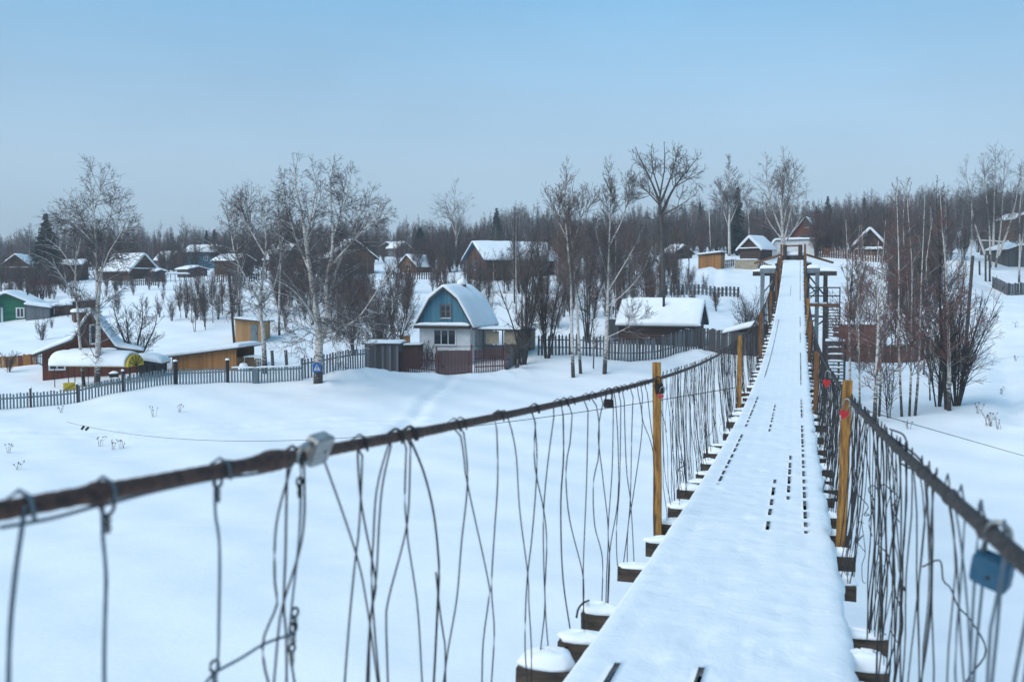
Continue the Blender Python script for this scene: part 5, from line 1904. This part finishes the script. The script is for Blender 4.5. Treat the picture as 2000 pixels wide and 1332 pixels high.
# --- hill birches
tree_px('birch_tree', 'lone bright birch standing on the hill left of bridge end', 1425, 126, [([(1425, 500), (1424, 440), (1426, 380), (1423, 302)], .20, .02), ([(1424, 440), (1440, 400), (1448, 360)], .07, .015), ([(1425, 450), (1410, 400), (1404, 350)], .06, .015)], 'slim', 12, clen=1.25)
tree_px('birch_tree', 'broad many stemmed birch rising behind the bridge landing', 1529, 100, [([(1530, 512), (1528, 455), (1527, 400), (1532, 340), (1530, 288)], .20, .02), ([(1529, 460), (1510, 410), (1498, 350), (1497, 300)], .11, .018), ([(1531, 470), (1545, 410), (1553, 360), (1550, 310)], .11, .018),
                                                                       ([(1530, 480), (1560, 430), (1572, 380)], .09, .015), ([(1529, 470), (1500, 430), (1483, 380)], .08, .015), ([(1530, 450), (1520, 380), (1515, 330)], .08, .015), ([(1530, 440), (1540, 370), (1540, 300)], .08, .015)], 'birch', 13, clen=.85, mats=(BIRCH, BIRCHLIMB, TWIGBR), cd=.72)
tree_px('birch_tree', 'large rounded birch clump on the right hand hillside', 1935, 125, [([(1935, 515), (1932, 440), (1925, 370), (1920, 300)], .14, .02), ([(1945, 515), (1955, 440), (1960, 360), (1965, 290)], .14, .02), ([(1928, 510), (1905, 440), (1890, 360), (1885, 310)], .16, .02), ([(1950, 500), (1975, 430), (1990, 360), (1995, 310)], .16, .02), ([(1940, 480), (1942, 390), (1945, 280)], .16, .02)], 'birch', 14, clen=1.3, cd=.6)
tree_px('birch_tree', 'pale birch with round crown on the hill behind blue cottage', 890, 150, [([(892, 520), (891, 460), (888, 400), (890, 350)], .18, .02), ([(891, 470), (905, 420), (915, 380)], .09, .015), ([(890, 460), (875, 410), (866, 380)], .09, .015)], 'birch', 15, clen=1.25, cd=.5)
tree_px('birch_tree', 'pale birch behind the dark spruce at far left', 58, 150, [([(58, 560), (57, 500), (58, 440)], .16, .02)], 'slim', 16, clen=1.25)
# --- birches right of the bridge, on the river bank
for i, (px, by, d, pl, r0, lab) in enumerate([
        (1657, 792, 50, [(1658, 795), (1660, 700), (1657, 600), (1655, 500), (1652, 430)], .085, 'leftmost speckled birch close to the bridge stair'),
        (1679, 800, 49, [(1680, 805), (1678, 700), (1677, 600), (1676, 500), (1679, 440)], .055, 'thin brown birch second right of the stair'),
        (1709, 826, 45.6, [(1708, 832), (1711, 740), (1715, 640), (1713, 540), (1716, 470)], .11, 'bright birch with blackened foot nearest on right bank'),
        (1717, 815, 47.5, [(1716, 820), (1720, 740), (1718, 640), (1722, 540), (1730, 430)], .07, 'dark footed birch just behind the blackened one'),
        (1763, 816, 47, [(1763, 822), (1758, 740), (1755, 640), (1756, 540), (1753, 430), (1750, 350)], .07, 'left of three slim birches in the right bank middle'),
        (1776, 818, 47, [(1775, 824), (1779, 740), (1780, 640), (1781, 520), (1774, 420), (1770, 345)], .065, 'middle of three slim birches in the right bank middle'),
        (1787, 817, 47, [(1785, 823), (1793, 740), (1797, 640), (1800, 540), (1804, 450), (1806, 380)], .075, 'right of three slim birches in the right bank middle'),
        (1853, 802, 48, [(1854, 806), (1854, 740), (1852, 640), (1848, 540), (1840, 440), (1836, 370)], .11, 'stout pale birch amid the bushes on right bank'),
        (1840, 798, 48.5, [(1850, 800), (1842, 700), (1836, 600), (1836, 500), (1829, 400), (1830, 350)], .10, 'dark trunked tree left beside the stout pale birch')]):
    tree_px('birch_tree' if i != 8 else 'alder_tree', lab, px, d, [(pl, r0, .01)], 'young', 30 + i, mats=(BIRCH, BIRCHLIMB, TWIGRED if i % 3 else TWIG) if i != 8 else (ALDER, ALDER, TWIG), clen=1.15, cd=.85, t0=.22)


# --- multi-stemmed alders and willows
def fan(n, seed, h, spread, r, lean=0.0, curve=.25):
    rr = random.Random(seed)
    st = []
    for k in range(n):
        a = rr.uniform(0, 6.283)
        s = spread * rr.uniform(.35, 1.0)
        hh = h * rr.uniform(.7, 1.05)
        x, y = math.cos(a) * s + lean * hh, math.sin(a) * s * .7
        b = (math.cos(a) * .15 * r * 8, math.sin(a) * .15 * r * 8)
        st.append(([(b[0], b[1], -.4), (b[0] + x * .22, b[1] + y * .22, hh * .33), (x * .55 + rr.uniform(-.15, .15), y * .55, hh * .66), (x + rr.uniform(-.2, .2), y, hh)], r * rr.uniform(.6, 1), .012))
    return st


AL = (ALDER, ALDER, TWIG)
SB = (ALDER, ALDER, TWIGBR)
tree('alder_clump', 'dark many stemmed alder clump right of the blue cottage', G(1022, 70.5), fan(8, 1, 10.2, 3.8, .10, -.02), 'alder', 50, SB, .8, .62)
tree('alder_clump', 'dark upright alder clump left of the twin birches', G(1068, 72), fan(7, 2, 9.8, 2.8, .09, .02), 'alder', 51, SB, .8, .62)
tree('alder_clump', 'dark alder clump between twin birches and single birch', G(1148, 79), fan(6, 3, 8.0, 2.0, .08), 'alder', 52, SB, .8, .6)
tree('alder_tree', 'dark leaning alder with fan of branches behind attic cottage', G(264, 70), [([(0, 0, -.4), (-.7, 0, 1.3), (-1.6, .2, 3.0), (-2.2, .3, 4.6)], .13, .02), ([(0, 0, 0), (.1, 0, 1.6), (.3, .3, 3.2), (.4, .2, 5.0)], .11, .015), ([(.1, 0, 0), (.7, 0, 1.4), (1.3, .3, 2.8), (1.7, .2, 4.2)], .09, .015), ([(0, 0, .2), (-.3, -.4, 1.8), (-.4, -.6, 4.4)], .09, .015)], 'alder', 53, AL, .75, 1.2)
tree('willow_bush', 'brown tangled willow scrub left of the blue gable', G(735, 72), fan(11, 4, 6.8, 2.9, .06, .0), 'alder', 54, SB, .7, 1.0, cat='bush')
tree('willow_bush', 'brown tangled willow scrub behind the plank shed', G(775, 77), fan(9, 5, 5.6, 2.2, .05), 'alder', 55, SB, .65, 1.0, cat='bush')
tree('willow_bush', 'brown scrub between big birch and willow tangle', G(690, 76), fan(9, 6, 6.4, 2.3, .055), 'alder', 56, SB, .7, 1.0, cat='bush')
tree('willow_bush', 'wide dark bush spreading over the right bank snow', G(1874, 49), fan(15, 7, 6.8, 3.0, .05, .05), 'bush', 57, AL, 1.2, .6, cat='bush')
tree('willow_bush', 'wide dark bush left beside the stout pale birch', G(1838, 49.5), fan(10, 8, 6.2, 1.9, .045, -.02), 'bush', 58, AL, 1.1, .6, cat='bush')
tree('sapling', 'thin dark sapling between blackened birch and three slim birches', G(1742, 46.5), fan(4, 9, 3.4, .7, .03), 'bush', 59, AL, .9, .8, cat='sapling')
tree('willow_bush', 'weeping frosted bush beside the bridge tower', G(1462, 82), fan(7, 10, 4.6, 1.9, .05), 'bush', 60, AL, 1.3, .8, cat='bush')
tree('garden_bush', 'small bare bush on snow slope above attic cottage', G(79, 84), fan(8, 11, 2.0, .8, .025), 'bush', 61, AL, .5, 1.2, cat='bush')
tree('garden_bush', 'dark bare bush by the orange fence at left edge', G(12, 69.5), fan(7, 12, 1.6, .8, .025), 'bush', 62, AL, .5, 1.2, cat='bush')
tree('garden_bush', 'bare bush against the white wall of the blue gabled cottage', G(833, 71.6), fan(7, 13, 2.0, .7, .02), 'bush', 63, AL, .5, 1.0, cat='bush')
tree('garden_bush', 'low twiggy bush at the foot of the alders', G(1010, 68), fan(9, 14, 2.2, 1.3, .03), 'bush', 64, AL, .7, 1.0, cat='bush')



# --- conifers
def spruce_mesh(seed, h=12.0, w=2.6, mat=SPRUCE):
    rng = np.random.default_rng(seed)
    V, Q, o = [], [], 0
    z = h * .06
    while z < h * .985:
        t = z / h
        rad = w * (1 - t) ** .85 * rng.uniform(.85, 1.1) + .12
        n = int(8 + 9 * (1 - t))
        for k in range(n):
            a = rng.uniform(0, 6.283)
            L = rad * rng.uniform(.7, 1.1)
            dr = -.35 * L * rng.uniform(.5, 1.2)
            dirv = np.array([math.cos(a), math.sin(a)])
            perp = np.array([-dirv[1], dirv[0]])
            m = 7
            for j in range(m):
                s0 = L * (j + .2) / m
                zz = z + dr * (s0 / L) ** 1.3 + .12 * L * (s0 / L) ** 3
                c = np.array([*(dirv * s0), zz])
                wl_ = (.30 * L * (1 - .6 * s0 / L) + .06) * rng.uniform(.6, 1.1)
                for sd_ in (-1, 1):
                    tip = np.array([*(dirv * (s0 + wl_ * .7) + perp * sd_ * wl_ * .8), zz - .10 * wl_ - rng.uniform(.02, .22)])
                    wd = .07 + .05 * wl_
                    V += [c + [0, 0, wd], c - [0, 0, wd * 1.4], tip - [0, 0, .06], tip + [0, 0, .02]]
                    Q.append([o, o + 1, o + 2, o + 3])
                    o += 4
        z += h * .024 + .05
    return np_mesh('crown', np.array(V), np.array(Q), mat, None, False)


def spruce(name, label, px, d, ytop, wpx, seed, mat=SPRUCE, group=None):
    b = G(px, d)
    top = at(px, ytop, d)[2]
    h = top - b[2]
    r = root(name, label, 'spruce', tuple(b), rnd.uniform(0, 6), group)
    MB().tube([(0, 0, -.4), (0, 0, h * .5), (0, 0, h * .97)], [.02 * h, .012 * h, .012], 7).build('trunk', ALDER, r, True)
    obj('crown', spruce_mesh(seed, h, wpx * d / FPX / 2, mat), r)
    return r


spruce('spruce_tree', 'tall dark spruce above the green house at left', 93, 132, 414, 84, 1)
spruce('spruce_tree', 'brownish pointed spruce between the two birch crowns', 564, 170, 402, 52, 2, SPRUCEBR)
spruce('spruce_tree', 'dark green spruce above the orange log cabin', 821, 158, 443, 52, 3)
spruce('spruce_tree', 'distant dark spruce above the long blue eaved house', 970, 200, 405, 40, 4)
spruce('spruce_tree', 'tall dark spruce right behind the lone hill birch', 1439, 143, 362, 44, 5)
spruce('spruce_tree', 'distant blue green spruce right of the red house', 1614, 215, 383, 40, 6)
spruce('spruce_tree', 'small far spruce tip in the forest right of red house', 1685, 240, 384, 20, 7)
spruce('spruce_tree', 'small far spruce left of the tall birches', 405, 215, 449, 22, 8)
spruce('spruce_tree', 'small far spruce beside another above the blue house', 420, 220, 446, 22, 9)
spruce('spruce_tree', 'small far spruce tip right of the great aspen', 1366, 215, 392, 22, 10)

# --- forest: shared bare-tree meshes
PROTO = []
FT = [(BIRCH, BIRCHLIMB, TWIG), (ASPEN, ASPEN, TWIGBR), (BIRCH, BIRCHLIMB, TWIG), (ALDER, ALDER, TWIG), (ASPEN, ASPEN, TWIGRED), (BIRCH, BIRCHLIMB, TWIG)]
for i in range(6):
    rr = random.Random(70 + i)
    st = [([(0, 0, -.5), (rr.uniform(-.2, .2), 0, 5), (rr.uniform(-.4, .4), rr.uniform(-.3, .3), 10), (rr.uniform(-.5, .5), 0, 15)], .15, .02)]
    if i % 2:
        st.append(([(0, 0, 3), (rr.uniform(-.8, .8), .3, 7), (rr.uniform(-1.5, 1.5), .5, 13)], .09, .018))
    PROTO.append(tree_meshes(st, 'far', 80 + i, *FT[i], .95 if i != 3 else .8, 1.0))
for i in range(3):
    PROTO.append(tree_meshes(fan(8, 90 + i, 5.4, 1.9, .04), 'alder', 95 + i, *((SB, SB, (ALDER, ALDER, TWIGRED))[i]), .62, .9))


def proto_tree(name, label, group, px, d, ytop, i, cat='tree', dz=0):
    b = G(px, d, dz)
    H = 15.6 if i < 6 else 5.4
    top = at(px, ytop, d)[2]
    s = max(.25, (top - b[2]) / H)
    r = root(name, label, cat, tuple(b), rnd.uniform(0, 6.28), group)
    r.scale = (s * rnd.uniform(.85, 1.1),) * 2 + (s,)
    obj('trunk', PROTO[i][0], r)
    obj('crown', PROTO[i][1], r)


def treeline(px):
    return float(np.interp(px, [-200, 0, 60, 150, 260, 300, 360, 400, 450, 640, 720, 800, 850, 950, 1010, 1060, 1150, 1250, 1330, 1400, 1470, 1600, 1680, 1750, 1850, 1950, 2200],
                           [455, 462, 445, 455, 450, 452, 437, 452, 445, 440, 440, 438, 436, 430, 402, 408, 410, 412, 398, 398, 395, 398, 388, 376, 366, 372, 370]))


rf = random.Random(17)
ORD = ['first', 'second', 'third', 'fourth', 'fifth', 'sixth', 'seventh', 'eighth', 'ninth', 'tenth', 'eleventh', 'twelfth']
MARKS = [(-60, 95, 'left of the tall dark spruce'), (95, 235, 'above the left birch clump'), (235, 345, 'above the long roofed log house'), (345, 480, 'above the pale blue house'), (480, 600, 'around the brownish spruce'),
         (600, 740, 'behind the big spreading birch'), (740, 850, 'around the spruce above the orange cabin'), (850, 960, 'behind the pale round birch'), (960, 1080, 'above the long blue eaved house'), (1080, 1200, 'behind the twin birches'),
         (1200, 1300, 'left of the great aspen'), (1300, 1420, 'right of the great aspen'), (1420, 1520, 'left of the landing birch'), (1520, 1640, 'above the red house'), (1640, 1760, 'above the dark gabled house'), (1760, 1880, 'left of the rounded birch clump'), (1880, 2080, 'behind the rounded birch clump')]
for m0, m1, where in MARKS:                             # trees one can pick out along the near edge of the wood
    nk = max(3, int((m1 - m0) / 19))
    for k in range(nk):
        px = m0 + (m1 - m0) * (k + .15 + .7 * rf.random()) / nk
        d = rf.uniform(165, 225)
        yt = treeline(px) + rf.uniform(-26, 26)
        proto_tree('forest_tree', ORD[k] + ' bare forest edge tree from the left ' + where, 'bare trees along the edge of the wood', px, d, yt, rf.randrange(6))
# individually seen mid-ground trees
for px, d, yt, i, lab in [(352, 92, 560, 0, 'leftmost thin bare tree on the garden slope'), (373, 88, 552, 5, 'second thin bare tree on the garden slope'), (398, 86, 540, 3, 'third thin dark tree on the garden slope'), (415, 88, 530, 2, 'fourth thin bare tree on the garden slope'),
                          (434, 92, 520, 1, 'fifth thin bare tree left of the leaning pole'), (585, 100, 470, 1, 'brown bare tree behind the pale shed slope'), (660, 105, 465, 4, 'reddish bare tree behind the big birch crown'),
                          (1005, 100, 396, 3, 'tall dark bare tree behind the long house left end'), (1040, 98, 392, 1, 'tall dark bare tree behind the alder clump'), (1070, 105, 400, 3, 'dark bare tree behind the twin birches'), (1230, 110, 415, 4, 'reddish bare tree left of the great aspen'),
                          (1262, 108, 440, 1, 'brown bare tree close left of the great aspen'), (1320, 112, 425, 4, 'reddish bare tree close right of the great aspen'), (1345, 118, 420, 1, 'brown bare tree right of the great aspen'), (1460, 138, 340, 2, 'brown tree between hill birch and landing birch'),
                          (1655, 105, 400, 4, 'reddish bare tree left of the dark gabled house'), (1735, 100, 410, 4, 'reddish bare tree right of the dark gabled house'), (1765, 108, 350, 2, 'tall pale tree in the right hand wood'), (1815, 112, 365, 2, 'tall pale tree left of the rounded birch clump'),
                          (1845, 110, 352, 5, 'tall thin tree beside the rounded birch clump'), (1895, 120, 330, 0, 'narrow tree at left edge of rounded birch clump'), (1780, 98, 420, 4, 'reddish tree amid the right hand thicket'), (705, 170, 420, 3, 'dark bare tree behind the large log house'), (1990, 118, 330, 5, 'bare tree at the right picture edge')]:
    proto_tree('bare_tree', lab, None, px, d, yt, i)
YPROTO = []
for i in range(5):
    rr = random.Random(300 + i)
    H_ = 10.0
    st = [([(0, 0, -.4), (rr.uniform(-.2, .2), 0, H_ * .35), (rr.uniform(-.4, .4), rr.uniform(-.3, .3), H_ * .7), (rr.uniform(-.6, .6), 0, H_)], .075, .012)]
    if i % 2:
        st.append(([(.1, 0, -.3), (rr.uniform(.2, .6), .2, H_ * .3), (rr.uniform(.3, 1.0), .2, H_ * .75)], .05, .01))
    YPROTO.append(tree_meshes(st, 'young', 310 + i, *((BIRCH, BIRCHLIMB, TWIGRED), (ALDER, ALDER, TWIGRED), (BIRCH, BIRCHLIMB, TWIG), (ALDER, ALDER, TWIGBR), (BIRCH, BIRCHLIMB, TWIGBR))[i], .75, .8))


def sapling(label, group, px, d, ytop, i):
    b = G(px, d)
    sc_ = max(.25, (at(px, ytop, d)[2] - b[2]) / 10.3)
    r = root('bare_sapling', label, 'sapling', tuple(b), rnd.uniform(0, 6.28), group)
    r.scale = (sc_, sc_, sc_)
    obj('trunk', YPROTO[i][0], r)
    obj('crown', YPROTO[i][1], r)


NTH = ORD + ['thirteenth', 'fourteenth', 'fifteenth', 'sixteenth', 'seventeenth', 'eighteenth', 'nineteenth', 'twentieth', 'twenty-first', 'twenty-second', 'twenty-third', 'twenty-fourth', 'twenty-fifth', 'twenty-sixth']
rs_ = random.Random(91)
pxs = sorted(rs_.uniform(1640, 1885) for _ in range(26))
for k, px in enumerate(pxs):
    sapling(NTH[k] + ' thin bare sapling from the left in right bank thicket', 'thin saplings on the right bank', px, rs_.uniform(52, 98), rs_.uniform(400, 560), rs_.choice((0, 1, 0, 1, 2, 3)))
pxs = sorted(rs_.uniform(335, 475) for _ in range(14))
for k, px in enumerate(pxs):
    sapling(NTH[k] + ' thin bare sapling from the left on garden slope', 'thin saplings on the garden slope', px, rs_.uniform(82, 108), rs_.uniform(520, 600), rs_.choice((2, 3, 4, 3)))
pxs = sorted(rs_.uniform(930, 1330) for _ in range(20))
for k, px in enumerate(pxs):
    sapling(NTH[k] + ' slender bare tree from the left behind dark pickets', 'slender trees behind the dark pickets', px, rs_.uniform(80, 105), rs_.uniform(400, 500), rs_.choice((1, 3, 4, 1, 2)))
pxs = sorted(rs_.uniform(540, 800) for _ in range(12))
for k, px in enumerate(pxs):
    sapling(NTH[k] + ' slender bare tree from the left on slope behind big birch', 'slender trees behind the big birch', px, rs_.uniform(82, 105), rs_.uniform(450, 530), rs_.choice((1, 3, 4, 1)))
# thickets and the far wood: one mass each, real geometry instanced on points
PCOL = bpy.data.collections.new('tree_models')
for i, (t_, c_) in enumerate(PROTO):
    b_ = join_np([(np.array([v.co for v in t_.vertices]), np.array([p.vertices[:] for p in t_.polygons]), 0)])
    cv = np.empty(len(c_.vertices) * 3, np.float32)
    c_.vertices.foreach_get('co', cv)
    cq = np.empty(len(c_.loops), np.int32)
    c_.loops.foreach_get('vertex_index', cq)
    cm = np.empty(len(c_.polygons), np.int32)
    c_.polygons.foreach_get('material_index', cm)
    v = np.concatenate([b_[0], cv.reshape(-1, 3)])
    q = np.concatenate([b_[1], cq.reshape(-1, 4) + len(b_[0])])
    m = np.concatenate([np.zeros(len(b_[1]), int), cm + 1])
    me = np_mesh('model_%02d' % i, v, q, [t_.materials[0], c_.materials[0], c_.materials[1]], m)
    PCOL.objects.link(bpy.data.objects.new('model_%02d' % i, me))
sm = spruce_mesh(40, 13, 2.4)
sm.materials[0] = SPRUCE
PCOL.objects.link(bpy.data.objects.new('model_09', sm))


def scatter(name, label, P, idx, sc, rz):
    me = bpy.data.meshes.new(name)
    me.vertices.add(len(P))
    me.vertices.foreach_set('co', np.asarray(P, np.float32).ravel())
    for an, ty, data in (('tidx', 'INT', np.asarray(idx, np.int32)), ('tsc', 'FLOAT', np.asarray(sc, np.float32)), ('trz', 'FLOAT', np.asarray(rz, np.float32))):
        a = me.attributes.new(an, ty, 'POINT')
        a.data.foreach_set('value', data)
    me.update()
    o = obj(name, me, kind='stuff', label=label, category='wood')
    ng = bpy.data.node_groups.new(name + '_nodes', 'GeometryNodeTree')
    ng.interface.new_socket('Geometry', in_out='INPUT', socket_type='NodeSocketGeometry')
    ng.interface.new_socket('Geometry', in_out='OUTPUT', socket_type='NodeSocketGeometry')
    N, L = ng.nodes, ng.links
    gi, go = N.new('NodeGroupInput'), N.new('NodeGroupOutput')
    ci = N.new('GeometryNodeCollectionInfo')
    ci.inputs[0].default_value = PCOL
    ci.inputs['Separate Children'].default_value = True
    ci.inputs['Reset Children'].default_value = True
    ip = N.new('GeometryNodeInstanceOnPoints')
    ip.inputs['Pick Instance'].default_value = True

    def attr(n_, ty):
        a = N.new('GeometryNodeInputNamedAttribute')
        a.data_type = ty
        a.inputs['Name'].default_value = n_
        return a.outputs['Attribute']
    cx = N.new('ShaderNodeCombineXYZ')
    L.new(attr('trz', 'FLOAT'), cx.inputs['Z'])
    er = N.new('FunctionNodeEulerToRotation')
    L.new(cx.outputs[0], er.inputs[0])
    L.new(gi.outputs[0], ip.inputs['Points'])
    L.new(ci.outputs[0], ip.inputs['Instance'])
    L.new(attr('tidx', 'INT'), ip.inputs['Instance Index'])
    L.new(attr('tsc', 'FLOAT'), ip.inputs['Scale'])
    L.new(er.outputs[0], ip.inputs['Rotation'])
    L.new(ip.outputs[0], go.inputs[0])
    md = o.modifiers.new('scatter', 'NODES')
    md.node_group = ng
    return o


rng = np.random.default_rng(23)
P, I, SC, RZ_ = [], [], [], []
for k in range(2600):
    px = rng.uniform(-250, 2250)
    d = 200 + 190 * rng.random() ** .8
    b = G(px, d)
    yt = treeline(px) - 2 + rng.uniform(-10, 24) + 9 * math.sin(px * .031) * math.sin(px * .0137 + 1) + 6 * math.sin(px * .11)
    s = (at(px, yt, d)[2] - b[2]) / 15.6
    s = float(np.clip(s, .5, 1.6))
    sp = rng.random() < (.07 if px < 1700 else .2)
    P.append(b)
    I.append(9 if sp else int(rng.integers(0, 6)))
    SC.append(s * (.95 if sp else 1))
    RZ_.append(rng.uniform(0, 6.28))
scatter('far_forest', 'hazy bare winter forest along the skyline', P, I, SC, RZ_)
P, I, SC, RZ_ = [], [], [], []
ZONES = [  # px0, px1, d0, d1, n, smin, smax
    (530, 800, 84, 118, 60, .5, 1.0), (930, 1330, 104, 124, 70, .4, .9), (950, 1300, 84, 104, 34, .4, .9), (60, 520, 140, 185, 110, .5, 1.1), (440, 900, 135, 190, 90, .5, 1.1), (830, 1320, 138, 190, 150, .6, 1.3),
    (1300, 1520, 145, 200, 75, .6, 1.3), (1590, 1880, 130, 200, 170, .6, 1.4), (1735, 1830, 96, 124, 40, .5, 1.2), (1640, 1870, 86, 110, 16, .3, .8), (1880, 2060, 140, 200, 50, .6, 1.3), (-40, 130, 108, 160, 60, .4, .9), (60, 330, 88, 132, 34, .2, .5), (330, 470, 84, 110, 16, .3, .8), (1320, 1400, 92, 112, 10, .3, .7), (840, 960, 92, 125, 22, .3, .8)]
for a, b_, d0, d1, n, s0, s1 in ZONES:
    for k in range(n):
        px, d = rng.uniform(a, b_), rng.uniform(d0, d1)
        P.append(G(px, d, -.1))
        I.append(int(rng.choice([6, 7, 8, 7, 8])))
        SC.append(rng.uniform(s0, s1))
        RZ_.append(rng.uniform(0, 6.28))
scatter('scrub_thicket', 'tangled bare brown scrub covering the snowy hillside', P, I, SC, RZ_)


# ------------------------------------------------------------------ dry weeds poking through the snow
def weed(px, py, h, seed, label, n=6):
    b = hit(px, py)
    rr = random.Random(seed)
    r = root('dry_weed', label, 'weed', tuple(b))
    for k in range(n):
        a = rr.uniform(0, 6.28)
        s = h * rr.uniform(.15, .5)
        hh = h * rr.uniform(.5, 1)
        x0 = (rr.uniform(-.2, .2) * h, rr.uniform(-.2, .2) * h)
        P_ = [(x0[0], x0[1], -.05), (x0[0] + math.cos(a) * s * .4, x0[1] + math.sin(a) * s * .4, hh * .6), (x0[0] + math.cos(a) * s, x0[1] + math.sin(a) * s, hh)]
        st_ = MB().tube(P_, [.008, .007, .006], 4).build('stem', TWIGBR, r)
        c = P_[2]
        hd = MB()
        for q in range(4):
            hd.bar(c, (c[0] + rr.uniform(-.06, .06), c[1] + rr.uniform(-.06, .06), c[2] + rr.uniform(-.02, .08)), .014)
        hd.build('seed_head', ALDER, st_)


for i, (px, py, h, lab) in enumerate([(15, 885, .45, 'dark dry weed at the left edge in the snow'), (35, 918, .4, 'sparse dry stalks below the left edge weed'), (196, 872, .5, 'thin dry stalks left of centre in river snow'), (222, 878, .45, 'dry stalks just right of thin stalks in snow'),
                                     (300, 815, .5, 'small dry weed below the picket fence'), (352, 806, .45, 'second dry weed below the picket fence'), (118, 806, .35, 'tiny dry weed before the left fence'), (238, 876, .4, 'short curled weed beside the river stalks'),
                                     (1930, 832, .7, 'dark leafy dry weed on the right bank'), (1950, 838, .5, 'small dry weed beside the dark leafy one'), (1912, 808, .5, 'thin weed above the dark leafy one on right bank'), (1984, 705, .4, 'small weed at the right picture edge on slope'),
                                     (1775, 838, .35, 'tiny weed below the three slim birches'), (1955, 770, .45, 'dry stalks on the right hand slope snow'), (1985, 640, .5, 'dry grass tuft high on right slope')]):
    weed(px, py, h, 200 + i, lab, 12 if i == 8 else 5)

# thin stay wires slung across the river
sw = root('stay_wire', 'thin sagging wire across the river snow left of bridge', 'wire', tuple(hit(130, 834)))
a = np.array(sw.location)
b = np.array([-1.15, 19.6, deckz(19.6) + .05])
MB().tube([tuple((b - a) * t + np.array([0, 0, .25 - 1.0 * 4 * t * (1 - t)])) for t in np.linspace(0, 1, 40)], .008, 5).build('strand', WIRE, sw)
for t in (.06, .075):
    c = (b - a) * t + np.array([0, 0, .15 - 4 * t * (1 - t)])
    MB().box(tuple(c), (.10, .05, .22), Matrix.Rotation(.4 * t * 30, 3, 'Y')).build('rag', BLACKM, sw)
sw2 = root('stay_wire', 'thin dark wire running to the right picture edge', 'wire', tuple(hit(2080, 905)))
a = np.array(sw2.location)
b = np.array([.45, 24.0, deckz(24.0) - .3])
MB().tube([(0, 0, -.2), tuple(b - a)], .010, 5).build('strand', WIRE, sw2)


# ------------------------------------------------------------------ winter air
hz = MB().box((-60, 215, 10), (900, 1030, 60))
hm = bpy.data.materials.new('cold_air')
hm.use_nodes = True
hm.node_tree.nodes.clear()
ho = hm.node_tree.nodes.new('ShaderNodeOutputMaterial')
hv = hm.node_tree.nodes.new('ShaderNodeVolumePrincipled')
hv.inputs['Color'].default_value = (.80, .88, .95, 1)
hv.inputs['Density'].default_value = .0008
hm.node_tree.links.new(hv.outputs[0], ho.inputs['Volume'])
hz.build('haze', hm, None, kind='stuff', label='thin cold haze over the far hillside')
